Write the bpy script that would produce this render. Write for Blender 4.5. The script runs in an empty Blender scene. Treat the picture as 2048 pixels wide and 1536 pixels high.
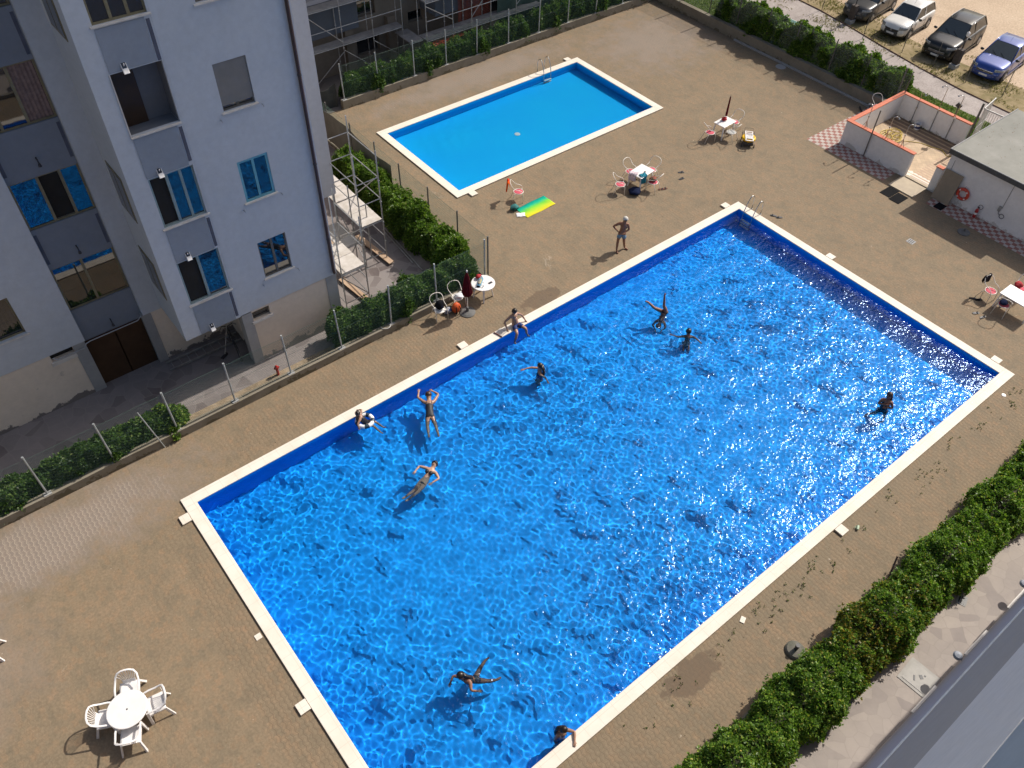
import bpy, math, random
import numpy as np
from mathutils import Vector, Matrix
random.seed(7); RNG = np.random.default_rng(7)
scene = bpy.context.scene
COL = scene.collection
PI = math.pi

# ------------------------------------------------------------------ helpers
def R(d): return math.radians(d)

class MB:
    """collects shapes into one mesh"""
    def __init__(s): s.v = []; s.f = []; s.m = []
    def add(s, vs, fs, mi=0):
        o = len(s.v); s.v += [tuple(v) for v in vs]
        for f in fs: s.f.append(tuple(i + o for i in f)); s.m.append(mi)
        return s
    def box(s, x0, x1, y0, y1, z0, z1, mi=0, M=None):
        vs = [(x, y, z) for z in (z0, z1) for y in (y0, y1) for x in (x0, x1)]
        if M is not None: vs = [M @ Vector(v) for v in vs]
        return s.add(vs, [(0, 2, 3, 1), (4, 5, 7, 6), (0, 1, 5, 4), (2, 6, 7, 3), (0, 4, 6, 2), (1, 3, 7, 5)], mi)
    def cbox(s, c, d, rz=0, mi=0, rx=0, ry=0):
        M = Matrix.Translation(c) @ Matrix.Rotation(rz, 4, 'Z') @ Matrix.Rotation(ry, 4, 'Y') @ Matrix.Rotation(rx, 4, 'X')
        return s.box(-d[0]/2, d[0]/2, -d[1]/2, d[1]/2, -d[2]/2, d[2]/2, mi, M)
    def tube(s, pts, r, n=6, mi=0, closed=False, cap=True):
        P = [Vector(p) for p in pts]; k = len(P)
        rs = r if isinstance(r, (list, tuple)) else [r]*k
        vs = []; prev = None
        for i, p in enumerate(P):
            if closed: t = P[(i+1) % k] - P[i-1]
            else: t = P[min(i+1, k-1)] - P[max(i-1, 0)]
            t.normalize()
            if prev is None:
                a = Vector((0, 0, 1)) if abs(t.z) < .9 else Vector((1, 0, 0))
                u = t.cross(a).normalized()
            else:
                u = prev - t*prev.dot(t)
                if u.length < 1e-6: u = t.orthogonal()
                u.normalize()
            prev = u; w = t.cross(u)
            for j in range(n):
                a = 2*PI*j/n
                vs.append(p + (u*math.cos(a) + w*math.sin(a))*rs[i])
        fs = []
        for i in range(k if closed else k-1):
            for j in range(n):
                a, b = i*n + j, i*n + (j+1) % n
                c, d = ((i+1) % k)*n + (j+1) % n, ((i+1) % k)*n + j
                fs.append((a, b, c, d))
        if cap and not closed:
            fs.append(tuple(range(n-1, -1, -1))); fs.append(tuple((k-1)*n + j for j in range(n)))
        return s.add(vs, fs, mi)
    def lathe(s, prof, n=24, c=(0, 0, 0), mi=0, sx=1, sy=1):
        vs = []; fs = []; k = len(prof)
        for r, z in prof:
            for j in range(n):
                a = 2*PI*j/n; vs.append((c[0] + r*sx*math.cos(a), c[1] + r*sy*math.sin(a), c[2] + z))
        for i in range(k-1):
            for j in range(n):
                fs.append((i*n + j, i*n + (j+1) % n, (i+1)*n + (j+1) % n, (i+1)*n + j))
        if prof[0][0] > 1e-5: fs.append(tuple(range(n-1, -1, -1)))
        if prof[-1][0] > 1e-5: fs.append(tuple((k-1)*n + j for j in range(n)))
        return s.add(vs, fs, mi)
    def ball(s, c, r, n=12, k=8, mi=0, M=None):
        rx, ry, rz = r if isinstance(r, (tuple, list)) else (r, r, r)
        vs = []; fs = []
        for i in range(k+1):
            t = PI*i/k
            for j in range(n):
                a = 2*PI*j/n
                v = Vector((rx*math.sin(t)*math.cos(a), ry*math.sin(t)*math.sin(a), -rz*math.cos(t)))
                vs.append((M @ v if M is not None else v) + Vector(c))
        for i in range(k):
            for j in range(n):
                fs.append((i*n + j, i*n + (j+1) % n, (i+1)*n + (j+1) % n, (i+1)*n + j))
        return s.add(vs, fs, mi)
    def torus(s, c, Rr, r, n=28, k=10, mi=0, M=None):
        vs = []; fs = []
        for i in range(n):
            a = 2*PI*i/n
            for j in range(k):
                b = 2*PI*j/k
                v = Vector(((Rr + r*math.cos(b))*math.cos(a), (Rr + r*math.cos(b))*math.sin(a), r*math.sin(b)))
                vs.append((M @ v if M is not None else v) + Vector(c))
        for i in range(n):
            for j in range(k):
                fs.append((i*k + j, ((i+1) % n)*k + j, ((i+1) % n)*k + (j+1) % k, i*k + (j+1) % k))
        return s.add(vs, fs, mi)
    def prism(s, poly, z0, z1, mi=0):
        n = len(poly)
        vs = [(x, y, z0) for x, y in poly] + [(x, y, z1) for x, y in poly]
        fs = [tuple(range(n-1, -1, -1)), tuple(range(n, 2*n))] + [(i, (i+1) % n, (i+1) % n + n, i + n) for i in range(n)]
        return s.add(vs, fs, mi)
    def grid(s, fn, nu, nv, mi=0, cu=False):
        """surface patch fn(u,v) with u,v in 0..1"""
        vs = [fn(i/nu, j/nv) for j in range(nv+1) for i in range(nu+1)]
        fs = [(j*(nu+1)+i, j*(nu+1)+i+1, (j+1)*(nu+1)+i+1, (j+1)*(nu+1)+i) for j in range(nv) for i in range(nu)]
        return s.add(vs, fs, mi)
    def build(s, name, mats, parent=None, smooth=False, bevel=0, sub=0, solid=0, loc=None):
        me = bpy.data.meshes.new(name)
        me.from_pydata(s.v, [], s.f)
        if not isinstance(mats, (list, tuple)): mats = [mats]
        for m in mats: me.materials.append(m)
        if len(mats) > 1: me.polygons.foreach_set('material_index', s.m)
        if smooth: me.polygons.foreach_set('use_smooth', [True]*len(me.polygons))
        me.update()
        o = bpy.data.objects.new(name, me); COL.objects.link(o)
        if parent is not None: o.parent = parent
        if loc is not None: o.location = loc
        if solid:
            md = o.modifiers.new('solid', 'SOLIDIFY'); md.thickness = solid; md.offset = 0
        if bevel:
            md = o.modifiers.new('bevel', 'BEVEL'); md.width = bevel; md.segments = 2; md.limit_method = 'ANGLE'; md.angle_limit = R(40)
        if sub:
            md = o.modifiers.new('sub', 'SUBSURF'); md.levels = sub; md.render_levels = sub
        return o

def npmesh(name, V, F, mats, parent=None, smooth=False, mi=None):
    """V (n,3) array; F (m,k) array, all faces of k corners"""
    me = bpy.data.meshes.new(name)
    m, k = F.shape
    me.vertices.add(len(V)); me.vertices.foreach_set('co', np.asarray(V, np.float32).ravel())
    me.loops.add(m*k); me.loops.foreach_set('vertex_index', F.astype(np.int32).ravel())
    me.polygons.add(m); me.polygons.foreach_set('loop_start', np.arange(0, m*k, k, dtype=np.int32))
    me.polygons.foreach_set('loop_total', np.full(m, k, np.int32))
    if not isinstance(mats, (list, tuple)): mats = [mats]
    for x in mats: me.materials.append(x)
    if mi is not None: me.polygons.foreach_set('material_index', mi.astype(np.int32))
    if smooth: me.polygons.foreach_set('use_smooth', np.ones(m, bool))
    me.update(calc_edges=True)
    o = bpy.data.objects.new(name, me); COL.objects.link(o)
    if parent is not None: o.parent = parent
    return o

def empty(name, loc=(0, 0, 0), rz=0):
    o = bpy.data.objects.new(name, None); COL.objects.link(o)
    o.location = loc; o.rotation_euler = (0, 0, rz); o.empty_display_size = .2
    return o
def tag(o, label, cat=None, group=None, kind=None):
    if label: o['label'] = label
    if cat: o['category'] = cat
    if group: o['group'] = group
    if kind: o['kind'] = kind
    return o
def thing(name, label, cat, loc=(0, 0, 0), rz=0, group=None):
    return tag(empty(name, loc, rz), label, cat, group)
def kids(o): return [c for c in bpy.data.objects if c.parent == o]
def dup(o, loc, rz, label, group=None):
    def cp(src, par):
        c = src.copy(); COL.objects.link(c)
        if par is not None: c.parent = par
        for ch in kids(src):
            if ch is not c: cp(ch, c)
        return c
    src_kids = kids(o)
    r = o.copy(); COL.objects.link(r); r.location = loc; r.rotation_euler = (0, 0, rz)
    for ch in src_kids: cp(ch, r)
    r['label'] = label
    if group: r['group'] = group
    return r

# ------------------------------------------------------------------ materials
def newmat(name):
    m = bpy.data.materials.new(name); m.use_nodes = True
    nt = m.node_tree; b = nt.nodes['Principled BSDF']
    return m, nt, b
def N(nt, t, **kw):
    n = nt.nodes.new(t)
    for k, v in kw.items():
        if k.startswith('i_'):
            key = k[2:]
            n.inputs[int(key) if key.isdigit() else key.replace('_', ' ')].default_value = v
        else: setattr(n, k, v)
    return n
def c4(c): return (c[0], c[1], c[2], 1)
def ramp(nt, stops, interp='LINEAR'):
    n = nt.nodes.new('ShaderNodeValToRGB'); cr = n.color_ramp; cr.interpolation = interp
    while len(cr.elements) < len(stops): cr.elements.new(.5)
    for e, (p, c) in zip(cr.elements, stops):
        e.position = p; e.color = c4(c) if not isinstance(c, (int, float)) else (c, c, c, 1)
    return n
def mixc(nt, fac, a, b, mode='MIX'):
    n = nt.nodes.new('ShaderNodeMix'); n.data_type = 'RGBA'; n.blend_type = mode
    def put(s, v):
        if isinstance(v, bpy.types.NodeSocket): nt.links.new(v, s)
        elif isinstance(v, (int, float)): s.default_value = v
        else: s.default_value = c4(v)
    put(n.inputs[0], fac); put(n.inputs[6], a); put(n.inputs[7], b)
    return n.outputs[2]
def noise(nt, vec, scale, detail=4, rough=.55, dist=0):
    n = N(nt, 'ShaderNodeTexNoise'); n.inputs['Scale'].default_value = scale; n.inputs['Detail'].default_value = detail
    n.inputs['Roughness'].default_value = rough; n.inputs['Distortion'].default_value = dist
    if vec is not None: nt.links.new(vec, n.inputs['Vector'])
    return n.outputs['Fac']
def wpos(nt): return N(nt, 'ShaderNodeNewGeometry').outputs['Position']
def opos(nt): return N(nt, 'ShaderNodeTexCoord').outputs['Object']
def mapping(nt, vec, scale=(1, 1, 1), rot=(0, 0, 0), loc=(0, 0, 0)):
    n = N(nt, 'ShaderNodeMapping'); n.inputs['Scale'].default_value = scale; n.inputs['Rotation'].default_value = rot; n.inputs['Location'].default_value = loc
    nt.links.new(vec, n.inputs['Vector']); return n.outputs['Vector']
def math_(nt, op, a, b=None, c=None):
    n = N(nt, 'ShaderNodeMath', operation=op)
    for i, v in enumerate((a, b, c)):
        if v is None: continue
        if isinstance(v, bpy.types.NodeSocket): nt.links.new(v, n.inputs[i])
        else: n.inputs[i].default_value = v
    return n.outputs[0]
def bump(nt, b, h, strength=.3, dist=.01):
    n = N(nt, 'ShaderNodeBump'); n.inputs['Strength'].default_value = strength; n.inputs['Distance'].default_value = dist
    nt.links.new(h, n.inputs['Height']); nt.links.new(n.outputs[0], b.inputs['Normal'])
_cache = {}
def pmat(name, col, col2=None, scale=3, rough=.6, metal=0, bmp=0, bscale=40, spec=.5, coat=0, obj=True, trans=0, lo=.35, hi=.65):
    """plain painted / plastic / metal surface with slow colour variation and a fine grain"""
    if name in _cache: return _cache[name]
    m, nt, b = newmat(name)
    b.inputs['Roughness'].default_value = rough; b.inputs['Metallic'].default_value = metal
    b.inputs['Specular IOR Level'].default_value = spec
    if coat: b.inputs['Coat Weight'].default_value = coat; b.inputs['Coat Roughness'].default_value = .05
    v = opos(nt) if obj else wpos(nt)
    if col2 is None: col2 = tuple(c*.82 for c in col)
    r = ramp(nt, [(lo, col), (hi, col2)])
    nt.links.new(noise(nt, v, scale, 5, .6), r.inputs[0])
    nt.links.new(r.outputs[0], b.inputs['Base Color'])
    if bmp: bump(nt, b, noise(nt, v, bscale, 3), bmp, .01)
    _cache[name] = m
    return m
# ------------------------------------------------------------------ camera, light
cam = bpy.data.cameras.new('camera'); cam_o = bpy.data.objects.new('camera', cam); COL.objects.link(cam_o); scene.camera = cam_o
def set_camera():
    pitch, roll, yaw = R(47.890048), R(2.087234), R(49.864861)
    cy, sy, cp, sp = math.cos(yaw), math.sin(yaw), math.cos(pitch), math.sin(pitch)
    f = Vector((cy*cp, sy*cp, -sp)); r = Vector((sy, -cy, 0)); u = r.cross(f)
    r2 = r*math.cos(roll) + u*math.sin(roll); u2 = -r*math.sin(roll) + u*math.cos(roll)
    cam_o.matrix_world = Matrix(((r2.x, u2.x, -f.x, -1.4575), (r2.y, u2.y, -f.y, -17.6917), (r2.z, u2.z, -f.z, 22.06), (0, 0, 0, 1)))
    cam.sensor_width = 36; cam.sensor_fit = 'HORIZONTAL'; cam.lens = 36*1656.807/2048; cam.clip_start = .1; cam.clip_end = 900
set_camera()
scene.view_settings.view_transform = 'Standard'; scene.view_settings.look = 'None'
scene.view_settings.exposure = 0.0; scene.view_settings.gamma = 1
EL, AZ = 45.5, -.4
w = bpy.data.worlds.new("World"); scene.world = w; w.use_nodes = True
sky = w.node_tree.nodes.new('ShaderNodeTexSky'); sky.sky_type = 'NISHITA'; sky.sun_disc = False
sky.sun_elevation = R(EL); sky.sun_rotation = R(90 - AZ); sky.air_density = 1.0; sky.dust_density = 3.5
w.node_tree.links.new(sky.outputs[0], w.node_tree.nodes['Background'].inputs[0]); w.node_tree.nodes['Background'].inputs[1].default_value = .135
sun = bpy.data.lights.new('sun', 'SUN'); sun.energy = 4.5; sun.angle = R(.53); sun.color = (1, .94, .85)
sun_o = bpy.data.objects.new('sun', sun); COL.objects.link(sun_o); sun_o.location = (60, 0, 60)
sun_o.rotation_euler = Vector((math.cos(R(EL))*math.cos(R(AZ)), math.cos(R(EL))*math.sin(R(AZ)), math.sin(R(EL)))).to_track_quat('Z', 'Y').to_euler()
sun.cycles.is_caustics_light = True
cy_ = scene.cycles
cy_.max_bounces = 9; cy_.diffuse_bounces = 3; cy_.glossy_bounces = 4; cy_.transmission_bounces = 8; cy_.transparent_max_bounces = 12
cy_.caustics_refractive = True; cy_.caustics_reflective = False; cy_.sample_clamp_indirect = 12
cy_.use_denoising = True
def receiver(o): o.cycles.is_caustics_receiver = True; return o

# ------------------------------------------------------------------ ground materials
def spot(nt, pos, cx, cy, rx, ry, soft=.5, nz=None, amp=.5):
    sx = N(nt, 'ShaderNodeSeparateXYZ'); nt.links.new(pos, sx.inputs[0])
    a = math_(nt, 'DIVIDE', math_(nt, 'SUBTRACT', sx.outputs[0], cx), rx); b = math_(nt, 'DIVIDE', math_(nt, 'SUBTRACT', sx.outputs[1], cy), ry)
    d = math_(nt, 'SQRT', math_(nt, 'ADD', math_(nt, 'MULTIPLY', a, a), math_(nt, 'MULTIPLY', b, b)))
    if nz is not None: d = math_(nt, 'ADD', d, math_(nt, 'MULTIPLY', math_(nt, 'SUBTRACT', nz, .5), amp*2))
    m = N(nt, 'ShaderNodeMapRange', interpolation_type='SMOOTHSTEP'); nt.links.new(d, m.inputs[0])
    m.inputs[1].default_value = 1; m.inputs[2].default_value = 1 - soft; m.inputs[3].default_value = 0; m.inputs[4].default_value = 1
    return m.outputs[0]

def mat_pavers():
    m, nt, b = newmat('deck_pavers'); P = wpos(nt)
    s = N(nt, 'ShaderNodeSeparateXYZ'); nt.links.new(P, s.inputs[0])
    zz = math_(nt, 'MULTIPLY', math_(nt, 'SUBTRACT', math_(nt, 'PINGPONG', s.outputs[1], .105), .052), .42)
    zz2 = math_(nt, 'MULTIPLY', math_(nt, 'SUBTRACT', math_(nt, 'PINGPONG', s.outputs[0], .055), .027), .4)
    cv = N(nt, 'ShaderNodeCombineXYZ'); nt.links.new(math_(nt, 'ADD', s.outputs[1], zz2), cv.inputs[0]); nt.links.new(math_(nt, 'ADD', s.outputs[0], zz), cv.inputs[1])
    br = N(nt, 'ShaderNodeTexBrick'); nt.links.new(cv.outputs[0], br.inputs['Vector'])
    br.inputs['Scale'].default_value = 1; br.inputs['Brick Width'].default_value = .21; br.inputs['Row Height'].default_value = .14
    br.inputs['Mortar Size'].default_value = .009; br.inputs['Mortar Smooth'].default_value = .35; br.inputs['Bias'].default_value = 0
    br.inputs['Color1'].default_value = (0, 0, 0, 1); br.inputs['Color2'].default_value = (1, 1, 1, 1); br.inputs['Mortar'].default_value = (.5, .5, .5, 1)
    big = noise(nt, P, .22, 5, .6); mid = noise(nt, P, 1.1, 6, .65, .4); fine = noise(nt, P, 14, 4, .6)
    r1 = ramp(nt, [(.3, (0.191, 0.152, 0.103)), (.52, (0.240, 0.181, 0.117)), (.72, (0.275, 0.197, 0.126))]); nt.links.new(mid, r1.inputs[0])
    c = mixc(nt, math_(nt, 'MULTIPLY', big, .5), r1.outputs[0], (0.219, 0.172, 0.113))
    # single pavers are redder or greyer than the next
    pv = ramp(nt, [(0, (.80, .84, .86)), (.5, (1, 1, 1)), (1, (1.14, 1.0, .92))]); nt.links.new(br.outputs['Color'], pv.inputs[0])
    c = mixc(nt, .55, c, pv.outputs[0], 'MULTIPLY')
    fr = ramp(nt, [(.3, (.80, .80, .80)), (.7, (1.15, 1.15, 1.15))]); nt.links.new(fine, fr.inputs[0])
    c = mixc(nt, 1, c, fr.outputs[0], 'MULTIPLY')
    # grey weathered areas with sand in the joints, and darker algae areas
    nz = noise(nt, P, .9, 6, .7)
    st = spot(nt, P, -4.0, 1.0, 6.5, 1.9, .7, nz, .7)
    st2 = spot(nt, P, 34.5, 13.5, 6, 4.5, .9, nz, .9)
    st3 = spot(nt, P, 24, 16.2, 9, 1.6, .8, nz, .8)
    st4 = spot(nt, P, -7, -1.5, 3.5, 3.5, .9, nz, .6)
    dk = math_(nt, 'MAXIMUM', math_(nt, 'MAXIMUM', st, math_(nt, 'MULTIPLY', st2, .8)), math_(nt, 'MAXIMUM', math_(nt, 'MULTIPLY', st3, .8), math_(nt, 'MULTIPLY', st4, .6)))
    c = mixc(nt, math_(nt, 'MULTIPLY', dk, .75), c, (0.232, 0.192, 0.167))
    # dark algae along the right hand edge, wet patches
    al = spot(nt, P, 15, -13.75, 12, .75, .8, noise(nt, P, 1.6, 5, .75), .9)
    c = mixc(nt, math_(nt, 'MULTIPLY', al, .45), c, (0.202, 0.163, 0.109))
    wet = math_(nt, 'MAXIMUM', spot(nt, P, 15.2, .42, 1.1, .42, .15, noise(nt, P, 2.2, 3, .6), .7), spot(nt, P, 8.6, -13.85, 1.0, .45, .15, noise(nt, P, 2.6, 3, .6), .7))
    c = mixc(nt, math_(nt, 'MULTIPLY', wet, .62), c, (0.111, 0.078, 0.055))
    # pale lime blotches
    lb = ramp(nt, [(.66, 0.0), (.74, 1.0)]); nt.links.new(noise(nt, P, .75, 9, .72, .6), lb.inputs[0])
    c = mixc(nt, math_(nt, 'MULTIPLY', lb.outputs[0], .38), c, (.60, .50, .385))
    sp = ramp(nt, [(.735, 0.0), (.77, 1.0)]); nt.links.new(noise(nt, P, 5.5, 3, .5), sp.inputs[0])
    c = mixc(nt, math_(nt, 'MULTIPLY', sp.outputs[0], .4), c, (.66, .58, .47))
    # joints: long wavy ones, dark where open and sandy where filled; faint cross joints
    ln = N(nt, 'ShaderNodeMapRange'); nt.links.new(math_(nt, 'PINGPONG', math_(nt, 'ADD', math_(nt, 'ADD', s.outputs[0], zz), 100), .07), ln.inputs[0])
    ln.inputs[1].default_value = .004; ln.inputs[2].default_value = .012; ln.inputs[3].default_value = 1; ln.inputs[4].default_value = 0
    jm = math_(nt, 'MAXIMUM', ln.outputs[0], math_(nt, 'MULTIPLY', br.outputs['Fac'], .45))
    jv = ramp(nt, [(.42, .10), (.62, .55)]); nt.links.new(noise(nt, P, .35, 4, .6), jv.inputs[0])
    near = math_(nt, 'MAXIMUM', spot(nt, P, 14, -14.2, 30, 1.3, .4, nz, .5), spot(nt, P, 9, 1.0, 10, 1.5, .4, nz, .5))
    near = math_(nt, 'MAXIMUM', near, spot(nt, P, -.5, -7, .9, 7, .5, nz, .5))
    jfac = math_(nt, 'MULTIPLY', jm, math_(nt, 'MINIMUM', math_(nt, 'MAXIMUM', jv.outputs[0], math_(nt, 'MAXIMUM', math_(nt, 'MULTIPLY', near, .85), math_(nt, 'MULTIPLY', dk, .8))), 1))
    jc = mixc(nt, dk, (.13, .095, .065), (.44, .37, .29))
    c = mixc(nt, jfac, c, jc)
    nt.links.new(c, b.inputs['Base Color']); b.inputs['Roughness'].default_value = .85; b.inputs['Specular IOR Level'].default_value = .25
    h = math_(nt, 'SUBTRACT', math_(nt, 'MULTIPLY', fine, .4), br.outputs['Fac']); bump(nt, b, h, .25, .006)
    return m
def mat_crazy(name, base, dark, joint, scale=1.5):
    m, nt, b = newmat(name); P = wpos(nt)
    wv = N(nt, 'ShaderNodeVectorMath', operation='ADD'); nn = N(nt, 'ShaderNodeTexNoise'); nn.inputs['Scale'].default_value = 1.6; nt.links.new(P, nn.inputs['Vector'])
    sc = N(nt, 'ShaderNodeVectorMath', operation='SCALE'); sc.inputs['Scale'].default_value = .2; nt.links.new(nn.outputs['Color'], sc.inputs[0])
    nt.links.new(P, wv.inputs[0]); nt.links.new(sc.outputs[0], wv.inputs[1])
    v1 = N(nt, 'ShaderNodeTexVoronoi', feature='DISTANCE_TO_EDGE', voronoi_dimensions='2D'); v1.inputs['Scale'].default_value = scale; nt.links.new(wv.outputs[0], v1.inputs['Vector'])
    v2 = N(nt, 'ShaderNodeTexVoronoi', feature='F1', voronoi_dimensions='2D'); v2.inputs['Scale'].default_value = scale; nt.links.new(wv.outputs[0], v2.inputs['Vector'])
    sep = N(nt, 'ShaderNodeSeparateColor'); nt.links.new(v2.outputs['Color'], sep.inputs[0])
    cr = ramp(nt, [(0, dark), (.35, base), (1, tuple(x*1.12 for x in base))]); nt.links.new(sep.outputs[0], cr.inputs[0])
    n1 = ramp(nt, [(.3, (.78, .78, .8)), (.7, (1.12, 1.1, 1.08))]); nt.links.new(noise(nt, P, .8, 8, .7), n1.inputs[0])
    c = mixc(nt, 1, cr.outputs[0], n1.outputs[0], 'MULTIPLY')
    jr = ramp(nt, [(.0, 1.0), (.045, 0.0)]); nt.links.new(v1.outputs['Distance'], jr.inputs[0])
    c = mixc(nt, math_(nt, 'MULTIPLY', jr.outputs[0], .6), c, joint)
    # worn and dusty: joints fade out
    fd = ramp(nt, [(.35, 0.0), (.65, 1.0)]); nt.links.new(noise(nt, P, .5, 5, .65), fd.inputs[0])
    c = mixc(nt, math_(nt, 'MULTIPLY', fd.outputs[0], .62), c, base)
    ws = ramp(nt, [(.7, 0.0), (.76, 1.0)]); nt.links.new(noise(nt, P, 3.1, 6, .65), ws.inputs[0])
    c = mixc(nt, math_(nt, 'MULTIPLY', ws.outputs[0], .5), c, (.55, .5, .45))
    nt.links.new(c, b.inputs['Base Color']); b.inputs['Roughness'].default_value = .8; b.inputs['Specular IOR Level'].default_value = .3
    bump(nt, b, noise(nt, P, 9, 5), .3, .01); return m
def mat_soil(name, stops, scale=1.2, bsc=30):
    m, nt, b = newmat(name); P = wpos(nt)
    r = ramp(nt, stops); nt.links.new(noise(nt, P, scale, 9, .68, .3), r.inputs[0])
    f = ramp(nt, [(.3, (.8, .8, .8)), (.7, (1.15, 1.15, 1.15))]); nt.links.new(noise(nt, P, bsc, 3), f.inputs[0])
    c = mixc(nt, 1, r.outputs[0], f.outputs[0], 'MULTIPLY')
    nt.links.new(c, b.inputs['Base Color']); b.inputs['Roughness'].default_value = .95; b.inputs['Specular IOR Level'].default_value = .15
    bump(nt, b, noise(nt, P, bsc, 4), .5, .02); return m
def mat_zigzag(name='striped_pavers'):
    """red and pale grey block paving laid in zigzag bands"""
    m, nt, b = newmat(name); P = wpos(nt); s = N(nt, 'ShaderNodeSeparateXYZ'); nt.links.new(P, s.inputs[0])
    q = math_(nt, 'ADD', math_(nt, 'SNAP', s.outputs[0], .10), math_(nt, 'SNAP', s.outputs[1], .20))
    band = math_(nt, 'GREATER_THAN', math_(nt, 'PINGPONG', math_(nt, 'ADD', q, 100.02), .2), .1)
    v = noise(nt, P, 6, 4)
    ca = ramp(nt, [(.3, (.25, .085, .07)), (.7, (.33, .125, .10))]); nt.links.new(v, ca.inputs[0])
    cb = ramp(nt, [(.3, (.42, .37, .33)), (.7, (.53, .47, .42))]); nt.links.new(v, cb.inputs[0])
    c = mixc(nt, band, ca.outputs[0], cb.outputs[0])
    d = ramp(nt, [(.35, .55), (.65, 0.0)]); nt.links.new(noise(nt, P, .9, 6, .7), d.inputs[0])
    c = mixc(nt, math_(nt, 'MULTIPLY', d.outputs[0], .7), c, (.27, .21, .17))
    nt.links.new(c, b.inputs['Base Color']); b.inputs['Roughness'].default_value = .8; bump(nt, b, v, .2, .005); return m
def sheet(name, rects, z, m, kind='structure', cells=1):
    mb = MB()
    for x0, x1, y0, y1 in rects: mb.add([(x0, y0, z), (x1, y0, z), (x1, y1, z), (x0, y1, z)], [(0, 1, 2, 3)])
    o = mb.build(name, m); o['kind'] = kind; return o

M_PAV = mat_pavers()
M_PATH = mat_crazy('crazy_paving', (.36, .315, .28), (.27, .235, .22), (.25, .22, .195), 2.7)
M_COURT = mat_crazy('courtyard_stone', (.23, .205, .195), (.13, .105, .10), (.30, .27, .245), 2.3)
# one wide ground sheet with the pool area left out, then the surfaces on it
sheet('ground', [(-250, 350, -250, -30), (-250, 350, 30, 250), (-250, -45, -30, 30), (60, 350, -30, 30)], -.02, mat_soil('far_soil', [(.3, (.22, .18, .13)), (.7, (.34, .28, .2))], .3))
LP = (.0, 26.44, -13.38, .0); SP = (16.43, 29.6, 7.8, 14.53)        # outer edges of the two copings
LB = (.36, 26.08, -13.02, -.36); SB = (16.79, 29.24, 8.16, 14.17)  # the basins inside
sheet('pool_deck', [(-45, LP[0], -15.45, 2.4), (LP[1], 38.6, -15.45, 7.0), (LP[0], LP[1], -15.45, LP[2]), (LP[0], 14.1, LP[3], 2.4), (14.1, LP[1], LP[3], 7.0),
      (14.1, SP[0], 7.0, 17.5), (SP[1], 38.6, 7.0, 17.5), (SP[0], SP[1], 7.0, SP[2]), (SP[0], SP[1], SP[3], 17.5)], 0, M_PAV)
sheet('stone_path', [(-45, 60, -30, -15.45), (38.6, 60, -15.45, -6.5)], -.004, M_PATH)
sheet('courtyard_paving', [(-45, 14.1, 2.4, 30)], -.004, M_COURT)
sheet('building_yard', [(14.1, 60, 17.5, 30)], -.006, mat_crazy('yard_stone', (.13, .12, .115), (.09, .08, .08), (.15, .14, .13), 1.4))
# strip of dry soil between the courtyard and the fence wall
sheet('soil_strip', [(-45, 7.2, 2.5, 3.12)], .004, mat_soil('dry_soil', [(.25, (.20, .155, .105)), (.5, (.32, .25, .17)), (.75, (.42, .34, .25))], 2.2))
M_CONC = mat_soil('worn_concrete', [(.25, (.27, .235, .215)), (.5, (.36, .315, .29)), (.75, (.45, .40, .37))], 1.0, 12)
M_LAWN = mat_soil('lawn_soil', [(.3, (.06, .10, .025)), (.6, (.10, .13, .035)), (.8, (.2, .17, .09))], 1.6)
M_VERGE = mat_soil('dry_verge', [(.28, (.12, .12, .05)), (.45, (.24, .19, .10)), (.7, (.40, .31, .2))], .9)
M_SAND = mat_soil('sandy_ground', [(.25, (.40, .30, .21)), (.5, (.50, .385, .275)), (.8, (.58, .46, .34))], .45, 9)
def poly_sheet(name, pts, z, m):
    o = MB().add([(x, y, z) for x, y in pts], [tuple(range(len(pts)))]).build(name, m); o['kind'] = 'structure'; return o
poly_sheet('lawn', [(38.6, -6.5), (42.25, -6.5), (42.3, -3.5), (42.2, .4), (43.2, 6.4), (43.2, 17.5), (38.6, 17.5)], -.002, M_LAWN)
poly_sheet('footpath', [(42.25, -6.5), (44.0, -6.5), (44.05, -2.8), (44.35, 1.5), (45.1, 5.4), (46.0, 10.4), (46.8, 17.5), (43.2, 17.5), (43.2, 6.4), (42.2, .4), (42.3, -3.5)], .002, M_CONC)
poly_sheet('verge', [(44.0, -6.5), (47.2, -6.5), (47.0, 3), (48.0, 10.4), (49.0, 17.5), (46.8, 17.5), (46.0, 10.4), (45.1, 5.4), (44.35, 1.5), (44.05, -2.8)], -.001, M_VERGE)
poly_sheet('parking_ground', [(47.2, -6.5), (60, -6.5), (60, 17.5), (49.0, 17.5), (48.0, 10.4), (47.0, 3)], .0, M_SAND)
# zigzag paving around the showers and the bar hut
sheet('striped_paving', [(33.3, 38.9, .36, 1.5), (33.3, 34.4, -2.95, .36), (33.35, 34.4, -16, -5.2)], .004, mat_zigzag())

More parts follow.
